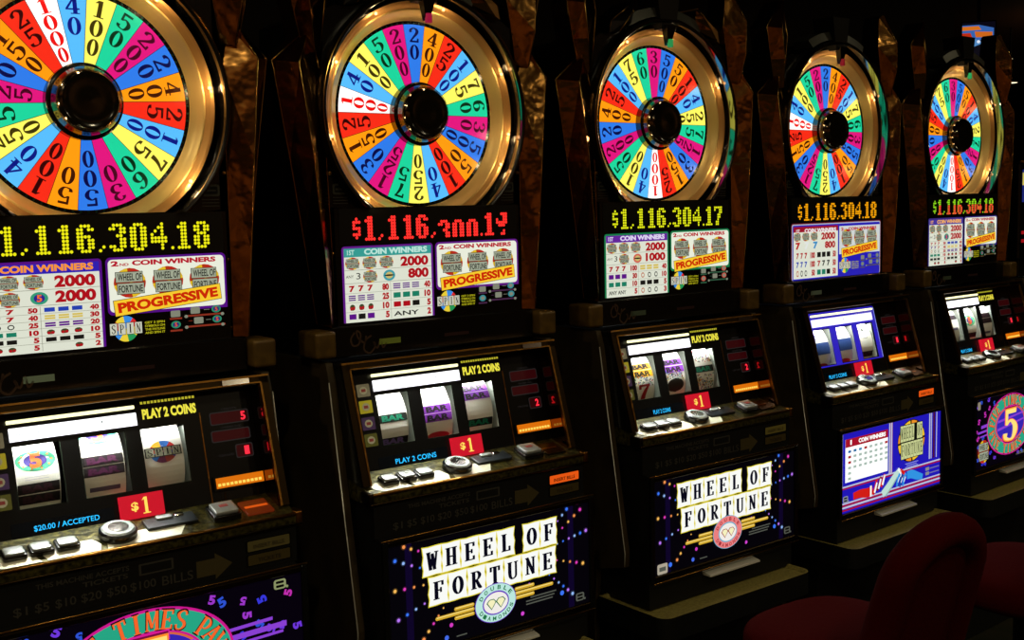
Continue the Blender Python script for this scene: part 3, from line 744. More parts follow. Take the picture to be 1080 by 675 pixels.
def deck(root, V):
    b = MB()
    b.prism([(D0.y, D0.z), (D1.y, D1.z), (-.1725, -.464), (-.1725, -.4790), (-.160, -.4815), (-.02, -.480), (-.03, D0.z-.004)], -.272, .272, DECK)
    b.build('button_deck', root)
    b = MB()
    b.tube([(-.277, -.1715, -.4600), (.279, -.1715, -.4600)], .0036, GOLD, 8)
    b.tube([(-.277, -.1735, -.4785), (.279, -.1735, -.4785)], .0026, GOLDD, 8)
    b.box(.268, .281, -.175, -.140, -.483, -.455, GOLD, .003); b.box(-.279, -.268, -.175, -.140, -.483, -.455, GOLDD, .003)
    b.build('deck_trim', root)
    a = Art(dmap); a.dl = .001  # pale shapes painting patches of light around the buttons
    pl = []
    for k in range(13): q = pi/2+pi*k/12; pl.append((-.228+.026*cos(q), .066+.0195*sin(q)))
    pr = V.get('pr', 0)  # shifts the right end of the painted light
    a.poly(pl+[(-.185, .0465), (-.175, .0855)], LITPATCH, 1)
    a.poly([(-.165, .0855), (-.175, .0465), (-.085, .0465), (-.075, .0670), (-.082, .0855)], LITPATCH, 1)
    a.poly([(-.070, .0855), (-.064, .060), (-.02, .0465), (.046+pr, .0465), (.020+pr, .0855)], LITPATCH, 1)
    a.build('painted_light_patch', root)
    for x in (-.211, -.169, -.1275):
        b = MB(); q = .054
        def bx(hw, hd, l0, l1, m, bev):
            bm = bmesh.new(); bmesh.ops.create_cube(bm, size=1)
            if bev: bmesh.ops.bevel(bm, geom=list(bm.edges), offset=bev, segments=3, profile=.5, affect='EDGES')
            for v in bm.verts: v.co = dmap(x+v.co.x*2*hw, q+v.co.y*2*hd, (l0+l1)/2+v.co.z*(l1-l0))
            bmesh.ops.recalc_face_normals(bm, faces=bm.faces); b.frombm(bm, m, True)
        bx(.0185, .0150, .001, .010, BLACK, .12); bx(.0155, .0120, .008, .0140, BTN, .18)
        b.build('bet_button', root)
    b = MB(); x, q = -.042, .050; n = 28
    def drum(r0, l0, r1, l1, m, cap):
        vs = [dmap(x+r0*cos(2*pi*k/n), q+r0*.95*sin(2*pi*k/n), l0) for k in range(n)]+[dmap(x+r1*cos(2*pi*k/n), q+r1*.95*sin(2*pi*k/n), l1) for k in range(n)]
        b.add(vs, [[k, (k+1) % n, n+(k+1) % n, n+k] for k in range(n)], m, True)
        if cap: b.add([vs[n+k] for k in range(n)], [list(range(n))], m)
    drum(.0320, .001, .0320, .011, BLACK, False); drum(.0320, .011, .0290, .0145, BLACK, True); drum(.0280, .0146, .0250, .0172, BTN, True); drum(.0170, .0173, .0170, .0180, CHROME, True)
    b.build('spin_button', root)
    b = MB(); x, q = .147, .050
    def bx2(cx, cq, hw, hd, l0, l1, m, bev):
        bm = bmesh.new(); bmesh.ops.create_cube(bm, size=1)
        if bev: bmesh.ops.bevel(bm, geom=list(bm.edges), offset=bev, segments=2, profile=.5, affect='EDGES')
        for v in bm.verts: v.co = dmap(cx+v.co.x*2*hw, cq+v.co.y*2*hd, (l0+l1)/2+v.co.z*(l1-l0))
        bmesh.ops.recalc_face_normals(bm, faces=bm.faces); b.frombm(bm, m, bev > 0)
    bx2(x, q, .026, .023, .0, .012, BLACK, .08); bx2(x, q, .0215, .0185, .011, .0185, BTN, .10)
    bx2(x, q-.003, .008, .004, .0185, .0191, mat('button_mark', (150, 60, 60)), 0)
    b.build('cash_out_button', root)
    b = MB(); bx2(.053, .040, .045, .017, .0, .006, mat('slate_plate', (26, 32, 37), rough=.35), .05); bx2(.045, .030, .014, .006, .005, .010, BTN, .15); bx2(.072, .030, .008, .005, .005, .009, CHROME, .15)
    b.build('player_card_plate', root)
    b = MB()
    if V['card']: bx2(.212, .046, .026, .024, .0, .004, lit((120, 40, 10), .5), .03); bx2(.212, .046, .022, .003, .004, .005, lit((230, 90, 20), .8), 0)
    else: bx2(.212, .046, .026, .024, .0, .004, GOLDD, .03); bx2(.205, .046, .022, .002, .004, .005, GOLD, 0)
    b.build('coin_slot_plate', root)

def bill_panel(root, V):
    a = Art(plane(-.1712)); g = mat('dim_print', (48, 46, 40), rough=.6); g2 = mat('dim_gold_print', (66, 58, 28), rough=.5)
    a.rect(-.268, -.5475, .268, -.4795, BLACKM, -1)
    a.text('THIS MACHINE ACCEPTS', -.115, -.4995, .0085, g, 1, .15, 'c', .02); a.text('TICKETS', -.080, -.512, .0085, g, 1, .075, 'c', .02)
    for t, x in (('$1', -.215), ('$5', -.182), ('$10', -.145), ('$20', -.104), ('$50', -.062), ('$100', -.018), ('BILLS', .042)):
        a.text(t, x, -.5385, .0165, g, 1, .011*len(t), 'c', .01)
    a.rrect(-.024, -.513, .036, -.493, .002, g, 1); a.rect(-.020, -.510, .032, -.496, BLACKM, 2)
    a.poly([(.076, -.539), (.110, -.539), (.110, -.548), (.142, -.5245), (.110, -.501), (.110, -.510), (.076, -.510)], g2, 1)
    for z, m in ((-.5125, lit(V['win'], V['wines'])), (-.538, mat('olive_window', (70, 60, 26), rough=.4))):
        a.rrect(.168, z-.002, .258, z+.0205, .003, BLACK, 1); a.rrect(.172, z, .254, z+.0185, .002, m, 2)
    a.text('INSERT BILLS', .213, -.5085, .0075, mat('ink_dark', (30, 20, 10)), 3, .060, 'c', .02); a.text('TICKETS', .213, -.534, .0075, mat('ink_dark', (30, 20, 10)), 3, .045, 'c', .02)
    a.build('bill_panel', root)

# ---------------- belly glass artwork
BX0, BX1, BZ0, BZ1 = -.252, .264, -.7895, -.5625
def belly(root, V):
    a = Art(plane(-.190), .0003)
    if V['belly'] == 'fortune': belly_fortune(a, V)
    elif V['belly'] == 'five': belly_five(a, V)
    else: belly_hands(a, V)
    a.build('belly_glass', root)
    b = MB()
    b.box(BX0-.012, BX0, -.196, -.184, BZ0-.012, BZ1+.012, BLACK, .002, 1); b.box(BX1, BX1+.012, -.196, -.184, BZ0-.012, BZ1+.012, BLACK, .002, 1)
    b.box(BX0, BX1, -.196, -.184, BZ1, BZ1+.011, GOLDD, .002, 1); b.box(BX0, BX1, -.197, -.184, BZ0-.011, BZ0, GOLDD, .002, 1)
    b.tube([(BX0-.014, -.192, BZ1+.0135), (BX1+.014, -.192, BZ1+.0135)], .0018, GOLD, 6)
    b.tube([(BX0-.010, -.1985, BZ0-.016), (BX1+.010, -.1985, BZ0-.016)], .0018, GOLD, 6)
    b.build('belly_bezel', root)
def b8(a, x, y, s, m, l=3):
    a.rrect(x-s, y-s*.75, x+s, y+s*.75, s*.4, m, l); a.rrect(x-s*.66, y+s*.12, x+s*.66, y+s*.5, s*.15, mat('b8_ink', (6, 6, 6)), l+1); a.rrect(x-s*.66, y-s*.5, x+s*.66, y-s*.12, s*.15, mat('b8_ink', (6, 6, 6)), l+1)
    a.ell(x+s*1.15, y-s*.55, s*.22, s*.22, m, l, 8)
def belly_fortune(a, V):
    K = lit((6, 4, 14), .5); a.rect(BX0, BZ0, BX1, BZ1, K, 0)
    for x in (-.205, .212): a.rect(x-.008, BZ0, x+.008, BZ1, lit((18, 6, 50), .6), .5)
    cols = [(250, 150, 80), (150, 190, 255), (230, 60, 190), (60, 120, 255), (255, 190, 90), (190, 120, 255)]
    cx, cy = 0, -.655
    rays = [(155, .215), (148, .25), (172, .25), (189, .25), (205, .25), (-8, .25), (9, .25), (25, .26), (33, .22), (-24, .26), (225, .19), (-40, .19)]
    rays = [((-.165, -.590), (-.215, -.568), 4), ((-.160, -.626), (-.236, -.592), 5), ((-.150, -.655), (-.238, -.652), 5), ((-.150, -.686), (-.232, -.712), 5), ((-.126, -.712), (-.175, -.765), 5),
            ((.176, -.590), (.202, -.568), 3), ((.172, -.618), (.240, -.576), 5), ((.174, -.640), (.256, -.626), 6), ((.172, -.676), (.246, -.698), 5), ((.150, -.704), (.215, -.760), 6)]
    for j, (p, q, n) in enumerate(rays):
        for i in range(n):
            t = i/(n-1); r = .0017+.0020*t; c = cols[(i*2+j) % 6]
            x, y = p[0]+(q[0]-p[0])*t, p[1]+(q[1]-p[1])*t
            a.ell(x, y, r*1.7, r*1.7, lit(tuple(int(v*.35) for v in c), .7), 1, 12); a.ell(x, y, r, r, lit(c, .95), 2, 10)
    for (x, y, c, r) in ((-.198, -.772, (60, 120, 255), .0058), (-.120, -.776, (70, 110, 240), .0052), (-.108, -.752, (220, 60, 200), .0045), (.075, -.772, (220, 70, 220), .0045), (.185, -.752, (60, 120, 255), .0055), (-.07, -.722, (170, 70, 220), .003), (.095, -.712, (160, 70, 210), .003)):
        a.ell(x, y, r, r, lit(c, .9), 2, 14)
    Wt = lit((248, 250, 246), 1.0); Y = lit((236, 220, 60), .9); ink = lit((14, 14, 40), .4)
    def tile(x, y, w, h, ch):
        for e, m, l in ((.0022, Y, 3), (0, Wt, 4)):
            x0, x1, y0, y1 = x-w/2-e, x+w/2+e, y-e, y+h+e
            a.poly([(x0, y0), (x0+w*.05, y+h*.22), (x0, y+h*.42), (x0+w*.06, y+h*.68), (x0, y1), (x-w*.2, y1-h*.02), (x+w*.2, y1+h*.0), (x1, y1), (x1-w*.06, y+h*.72), (x1, y+h*.5), (x1-w*.05, y+h*.25), (x1, y0), (x+w*.2, y0+h*.02), (x-w*.2, y0)], m, l)
        for ox in (-.0013, 0, .0013): a.slab(ch, x-w*.29+ox, y+h*.18, w*.58, h*.64, ink, 5)
    for i, ch in enumerate('WHEEL'): tile(-.150+.046*i, -.638, .0455, .058, ch)
    for i, ch in enumerate('OF'): tile(.103+.046*i, -.638, .0455, .058, ch)
    for i, ch in enumerate('FORTUNE'): tile(-.137+.0470*i, -.701, .0465, .058, ch)
    g = lit((226, 180, 50), .85)
    for (x0, x1, y) in ((-.146, -.05, -.731), (-.100, -.05, -.7215), (-.100, -.05, -.7405), (.055, .160, -.724), (.055, .108, -.7145), (.055, .108, -.7335)):
        a.rrect(x0, y-.0038, x1, y+.0038, .0036, g, 3); a.rrect(x0+.003, y+.0005, x1-.003, y+.0022, .0008, lit((255, 232, 140), .95), 3.5)
    ex, ey, er = .004, -.731, .052
    e1, e2, e3 = V['emblem']
    a.ell(ex, ey, er*1.03, er*.80, lit(e2, .9), 6, 40); a.ell(ex, ey, er, er*.77, lit(e1, .95), 7, 40); a.ell(ex, ey, er*.66, er*.49, lit(e2, .9), 8, 32); a.ell(ex, ey, er*.60, er*.43, lit((240, 236, 230), 1.0), 9, 32)
    t = ''
    for word, a0, st_, inv in (('DOUBLE', 150, -24, 0), ('DIAMONDS', 208, 18.5, 1)):
        for i, ch in enumerate(word):
            q = radians(a0+st_*i); x, y = ex+er*.83*cos(q), ey+er*.63*sin(q)
            rot = math.atan2(er*.63*cos(q), -er*.83*sin(q))+(0 if inv else pi)
            a.text(ch, x+.0045*sin(rot), y-.0045*cos(rot), .009, lit(e3, .8), 10, .009, 'c', .03, rot=rot)
    for s in (-1, 1):
        a.poly([(ex+s*.012-.013, ey+.003), (ex+s*.012-.006, ey+.010), (ex+s*.012+.006, ey+.010), (ex+s*.012+.013, ey+.003), (ex+s*.012, ey-.013)], lit(e3, .7), 11)
        a.poly([(ex+s*.012-.010, ey+.003), (ex+s*.012-.005, ey+.0085), (ex+s*.012+.005, ey+.0085), (ex+s*.012+.010, ey+.003), (ex+s*.012, ey-.0105)], lit((244, 240, 190), 1.0), 12)
    dm = lit((96, 100, 90), .7)
    for k, y in enumerate((-.7415, -.7480, -.7545)): a.rect(.085+.006*(2-k)*(k != 1), y-.0014, .168-.005*k, y+.0014, dm, 3)
    a.rect(-.096, -.780, -.070, -.7775, dm, 3)
    b8(a, .236, -.772, .012, dm); a.rrect(-.242, -.789, -.208, -.764, .004, lit((190, 180, 160), .8), 3)
    a.rect(-.236, -.782, -.214, -.772, dm, 4)
def belly_five(a, V):
    a.rect(BX0, BZ0, BX1, BZ1, lit((8, 2, 18), .5), 0)
    rnd = random.Random(5); cx, cy, rx, ry = -.025, -.668, .155*V.get('brx', 1), .102
    cols = [(60, 60, 240), (120, 60, 240), (210, 50, 190), (50, 90, 230), (170, 60, 220)]
    placed = []
    for i in range(400):
        x = rnd.uniform(BX0+.01, BX1-.01); y = rnd.uniform(BZ0+.01, BZ1-.01)
        if ((x-cx)/(rx+.014))**2+((y-cy)/(ry+.012))**2 < 1: continue
        if any(math.hypot(x-p, y-q) < .0215 for p, q in placed): continue
        if math.hypot(x-.222, y+.577) < .024: continue
        placed.append((x, y)); c = rnd.choice(cols); h = rnd.uniform(.015, .019)
        a.text('5', x, y, h, lit(c, .8), 1, h*.75, 'c', .05, rot=rnd.uniform(0, 6.2))
        if len(placed) > 100: break
    pu = lit((150, 70, 230), .8)
    for (x0, x1, y, h) in ((.10, .205, -.640, .006), (.10, .232, -.655, .010), (.10, .225, -.668, .005), (-.235, -.16, -.672, .007), (-.215, -.16, -.655, .010), (-.222, -.16, -.686, .005)):
        a.poly([(x0, y-h/2), (x1, y-h/2+.004), (x1, y+h/2+.004), (x0, y+h/2)], pu, 2)
    a.ell(cx, cy, rx, ry, lit((216, 26, 150), .85), 3, 64); a.ell(cx, cy, rx-.005, ry-.005, lit((40, 176, 140), .85), 4, 64)
    a.ell(cx, cy, rx*.66, ry*.62, lit((216, 26, 150), .85), 5, 48); a.ell(cx, cy, rx*.63, ry*.585, lit((226, 110, 60), .85), 5.5, 48); a.ell(cx, cy, rx*.60, ry*.55, lit((58, 40, 190), .85), 6, 48)
    a.poly([(cx-rx*.55, cy-.015), (cx+rx*.58, cy+.004), (cx+rx*.58, cy+.010), (cx-rx*.55, cy-.006)], lit((150, 70, 230), .8), 6.5)
    a.poly([(cx-rx*.55, cy+.012), (cx+rx*.54, cy+.026), (cx+rx*.54, cy+.032), (cx-rx*.55, cy+.020)], lit((150, 70, 230), .8), 6.5)
    def arc(t, a0, a1, inv, m, l, sc=1.0):
        for i, ch in enumerate(t):
            if ch == ' ': continue
            q = radians(a0+(a1-a0)*(i+.5)/len(t))
            x, y = cx+rx*.815*cos(q), cy+ry*.79*sin(q)
            tx, ty = -rx*sin(q), ry*cos(q); rot = math.atan2(ty, tx)+(pi if not inv else 0)
            w, h = rx*.150*sc, ry*.325*sc
            a.slab(ch, x-w/2, y-h/2, w, h, m, l, rot=rot, piv=(x, y))
    arc('FIVE TIMES PAY', 176, 6, False, lit((50, 10, 30), .5), 5, 1.16); arc('FIVE TIMES PAY', 176, 6, False, lit((244, 100, 40), 1.0), 7)
    arc('FIVE TIMES PAY', 186, 356, True, lit((50, 10, 30), .5), 5, 1.10); arc('FIVE TIMES PAY', 186, 356, True, lit((244, 100, 40), 1.0), 7, .94)
    for k, (col, g) in enumerate((((216, 26, 150), .022), ((120, 10, 60), .016), ((255, 140, 40), .008), ((255, 220, 120), .0))):
        w, h = .092+g, .106+g
        a.slab('5', cx-w/2-.002, cy-h/2-.001, w, h, lit(col, 1.0), 8+k)
        if k > 1:
            for ox in (-.003, .003): a.slab('5', cx-w/2-.002+ox, cy-h/2-.001, w, h, lit(col, 1.0), 8+k)
    dm = lit((110, 110, 80), .7)
    b8(a, .222, -.577, .012, lit((150, 160, 110), .8)); a.rrect(-.240, -.596, -.222, -.570, .005, lit((160, 150, 130), .7), 3)
    wof_icon(a, -.202, -.735, .062, .066, 9); a.rect(.03, -.7745, .12, -.7715, dm, 3); a.rect(.02, -.780, .14, -.777, dm, 3)
def belly_hands(a, V):
    B = lit((34, 24, 190), .9); a.rect(BX0, BZ0, BX1, BZ1, B, 0); Wt = lit((250, 252, 250), 1.1); R = lit((180, 20, 44), .85); wt2 = lit((200, 205, 225), .9)
    a.rect(BX0+.002, -.716, BX0+.007, BZ1, wt2, 1); a.rect(-.233, -.703, -.022, BZ1-.018, Wt, 1); a.rect(-.233, -.6035, -.022, -.580, R, 2)
    a.text('1', -.207, -.598, .014, Wt, 3, .007, 'c', .05); a.text('COIN WINNERS', -.170, -.598, .013, Wt, 3, .135, 'l', .05)
    for x in (-.016, -.006): a.rect(x, -.716, x+.006, BZ1, wt2, 2); a.rect(x+.006, -.716, x+.0078, BZ1, R, 2)
    for x, w in ((.200, .006), (.211, .004), (.222, .010), (.240, .004)): a.rect(x, -.704, x+w, BZ1, wt2 if w != .010 else lit((90, 20, 60), .7), 2)
    cl = [lit((40, 110, 190), .8), lit((40, 120, 180), .8), lit((60, 150, 200), .8), lit((190, 40, 40), .8)]
    gy = lit((170, 190, 180), .95)
    for r in range(6):
        for c in range(8):
            x = -.224+.026*c; z = -.612-.0155*r
            m = cl[min(c, 3)] if r == 0 and c < 4 else (INKR if (r, c) in ((1, 0), (0, 7), (2, 0)) else gy)
            if r < 4 or c == 0: a.rect(x+.004, z-.008, x+.018, z-.001, m, 2)
    # emblem
    ex, ey = .102, -.632
    a.ell(ex, ey, .074, .064, lit((40, 30, 20), .5), 3, 40)
    for k in range(12): a.ell(ex, ey, .071, .061, lit(((250, 200, 50), (220, 60, 20), (244, 150, 40))[k % 3], .95), 3.5, 5, 30*k+6, 30*k+30)
    g = lit((206, 214, 150), .95); ink = lit((16, 20, 16), .4)
    for (t, x, z) in (('WHEEL OF', ex-.060, ey+.002), ('FORTUNE', ex-.056, ey-.050)):
        n = len(t); tw = .118/n
        a.rect(x-.002, z-.002, x+.120, z+.050, ink, 4)
        for i, ch in enumerate(t):
            if ch == ' ': continue
            a.rect(x+i*tw+.0006, z, x+(i+1)*tw-.0006, z+.048, g, 5); a.slab(ch, x+i*tw+tw*.16, z+.008, tw*.68, .034, ink, 6)
    for k in range(3): a.rect(.070+.008*(k % 2), -.700-.0055*k, .140-.008*(k % 2), -.6975-.0055*k, lit((150, 156, 240), .8), 3)
    # stripes and the clasping hands
    for (z, h, m) in ((-.7165, .004, wt2), (-.7215, .004, R), (-.7640, .004, wt2), (-.7700, .005, R), (-.7760, .005, wt2), (-.7835, .005, R)): a.rect(BX0, z, BX1, z+h, m, 2)
    red = lit((214, 30, 22), .95); bl = lit((50, 150, 230), .95); wh = lit((190, 222, 210), 1.0); cf = lit((240, 246, 240), 1.05); rd2 = lit((150, 16, 20), .8); bl2 = lit((24, 84, 170), .8)
    def stroke(pts, m, l): a.quads(ribbon([(x, y, w) for x, y, w in pts], 6), 0, 0, 1, 1, m, l)
    stroke([(-.194, -.748, .020), (-.160, -.746, .024), (-.120, -.750, .028), (-.098, -.744, .024)], red, 3)          # left forearm
    a.rect(-.112, -.764, -.104, -.732, cf, 4)
    stroke([(.166, -.752, .016), (.135, -.744, .024), (.105, -.734, .026), (.080, -.734, .024)], bl, 3)                # right forearm
    for k, (x, y) in enumerate(((-.086, -.752), (-.066, -.744), (-.046, -.736))):                                      # red hand, pale fingers
        stroke([(x-.012, y-.008, .013), (x, y+.010, .012), (x+.008, y+.034-.004*k, .009)], red if k != 1 else rd2, 4+k*.3); stroke([(x-.004, y-.004, .008), (x+.003, y+.012, .008), (x+.008, y+.024, .006)], cf, 5.2)
    stroke([(-.050, -.768, .022), (-.020, -.752, .026), (.010, -.730, .024), (.034, -.712, .016)], wh, 6)               # middle arm
    stroke([(-.034, -.776, .006), (.0, -.752, .005), (.026, -.730, .004)], lit((150, 190, 180), .9), 6.6)
    for k, (x, y) in enumerate(((.040, -.712), (.052, -.716), (.063, -.722))): stroke([(x-.010, y+.006, .009), (x+.002, y-.004, .009), (x+.004, y-.020, .007)], red if k else cf, 7)
    for k, (x, y) in enumerate(((.030, -.742), (.046, -.746), (.062, -.746))):                                         # blue fingers
        stroke([(x+.010, y+.020, .011), (x, y+.006, .011), (x-.006, y-.016, .008)], bl if k != 1 else bl2, 8); stroke([(x+.0075, y+.010, .004), (x-.001, y-.004, .003)], cf, 9)
    b8(a, -.232, -.750, .012, lit((150, 156, 170), .8))
    for z in (-.732, -.746): a.rect(.205, z-.003, .258, z, lit((130, 130, 170), .8), 3); a.rrect(.182, z-.006, .202, z+.004, .002, lit((150, 150, 150), .8), 3)

# ---------------- cabinet
def cabinet(root, V, wheel=True):
    b = MB()
    # door and lower body, black
    b.prism([(-.1705, -.4810), (-.1705, -.5480), (-.1840, -.5500), (-.1840, -.8720), (.12, -.8720), (.12, -.4810)], -.262, .262, BLACKM)
    b.box(-.270, .270, .12, .50, -1.395, -.212, BLACKM)
    b.box(-.262, .262, -.120, .12, -1.395, -.930, BLACKM)
    b.build('cabinet_body', root)
    b = MB(); b.box(-.262, .262, -.012, .36, -.210, -.1455, BLACK, .003, 1); b.box(-.236, .236, .0, .08, -.1455, .0935, BLACK) if wheel else None
    bb = b.build('display_case', root)
    a = Art(plane(-.0125)); g = mat('dim_bronze_script', (66, 44, 26), rough=.5)
    def script(x, z, s, pts): a.quads(ribbon([(p[0], p[1], .09) for p in pts], 6), x, z, s, s, g, 1)
    script(-.215, -.200, .045, [(.2, .9), (.0, .6), (.1, .3), (.4, .35), (.5, .8), (.3, .95), (.4, .6), (.7, .4), (.8, .7)])
    script(-.185, -.205, .045, [(.4, .8), (.1, .6), (.0, .2), (.3, .0), (.6, .3), (.5, .5), (.7, .2), (.9, .6), (1.0, .2), (1.2, .4)])
    a.build('script_logo', bb); a = Art(plane(-.0125))
    a.rect(-.148, -.190, -.096, -.178, lit(V['chip'], V['chipes']), 1); a.build('denomination_label', bb); a = Art(plane(-.0125))
    a.rect(.015, -.187, .080, -.180, mat('dim_red', (46, 16, 14)), 1)
    a.build('printed_line', bb)
    for s in ((-1, 1) if wheel else ()):
        b = MB(); x0, x1 = (.2625, .309) if s > 0 else (-.309, -.2625)
        b.box(x0, x1, -.040, .040, -.2045, -.1500, KNOB, .008, 3); b.build('gold_end_cap', root)
    for s in (-1, 1):
        b = MB(); x0, x1 = (.2745, .290) if s > 0 else (-.290, -.2745)
        b.prism([(-.040, -.2130), (-.052, -.250), (-.131, -.740), (-.128, -.775), (-.03, -.800), (-.02, -.930), (-.02, -1.395), (.50, -1.395), (.50, -.2130)], x0, x1, BROWN)
        b.tube([(s*.2905, -.0525, -.250), (s*.2905, -.1315, -.740), (s*.2905, -.1290, -.772)], .0013, STEEL, 6)
        b.build('side_panel', root)
    # emblems beside the wheel
    a = Art(plane(.0115)); e = mat('dim_emblem', (58, 58, 46), rough=.5); e2 = mat('dim_emblem_line', (44, 42, 34), rough=.5)
    for x in ((-.213, .213) if wheel else ()):
        a = Art(plane(.0115))
        a.rrect(x-.018, .122, x+.018, .144, .004, e, 1); a.rrect(x-.014, .126, x+.014, .140, .003, BLACKM, 2); a.rect(x-.012, .131, x+.010, .1345, e, 3)
        for k in range(3): a.rect(x-.018, .115-.006*k, x+.016, .117-.006*k, e2, 1)
        a.build('emblem', root)
    # steel ledge over the tray and the tray itself
    b = MB(); b.prism([(-.184, -.8150), (-.2100, -.8200), (-.2110, -.8245), (-.184, -.8240)], -.080, .105, STEEL, .0008)
    b.build('coin_chute', root)
    b = MB()
    def rr(x0, x1, y0, y1, r, n=6):
        p = [(x1, y1), (x0, y1)]
        for k in range(n+1): q = pi+pi/2*k/n; p.append((x0+r+r*cos(q), y0+r+r*sin(q)))
        for k in range(n+1): q = 1.5*pi+pi/2*k/n; p.append((x1-r+r*cos(q), y0+r+r*sin(q)))
        return p
    bm = bmesh.new(); o = rr(-.290, .252, -.262, -.035, .030); i_ = rr(-.283, .245, -.255, -.042, .025); i2 = rr(-.278, .240, -.250, -.047, .021)
    n = len(o); z1, z0, zb = -.868, -.876, -.925
    A = [bm.verts.new((*p, zb)) for p in o]; Bv = [bm.verts.new((*p, z1)) for p in o]; Cv = [bm.verts.new((*p, z1)) for p in i_]; Dv = [bm.verts.new((*p, z0)) for p in i2]
    bm.faces.new(A[::-1]); bm.faces.new(Dv)
    for P_, Q_ in ((A, Bv), (Bv, Cv), (Cv, Dv)):
        for k in range(n): bm.faces.new((P_[k], P_[(k+1) % n], Q_[(k+1) % n], Q_[k]))
    bmesh.ops.recalc_face_normals(bm, faces=bm.faces)
    for f in bm.faces: pass
    bm.verts.index_update(); vs = [v.co.copy() for v in bm.verts]
    top = [[v.index for v in f.verts] for f in bm.faces if f.calc_center_median().z > z1-.0095]
    low = [[v.index for v in f.verts] for f in bm.faces if f.calc_center_median().z <= z1-.0095]
    b.add(vs, top, TRAY); k0 = len(b.v)-len(vs); kk = b.mi(BLACKM)
    for f in low: b.f.append([k0+j for j in f]); b.m.append(kk); b.sm.append(False)
    bm.free()
    b.build('coin_tray', root)

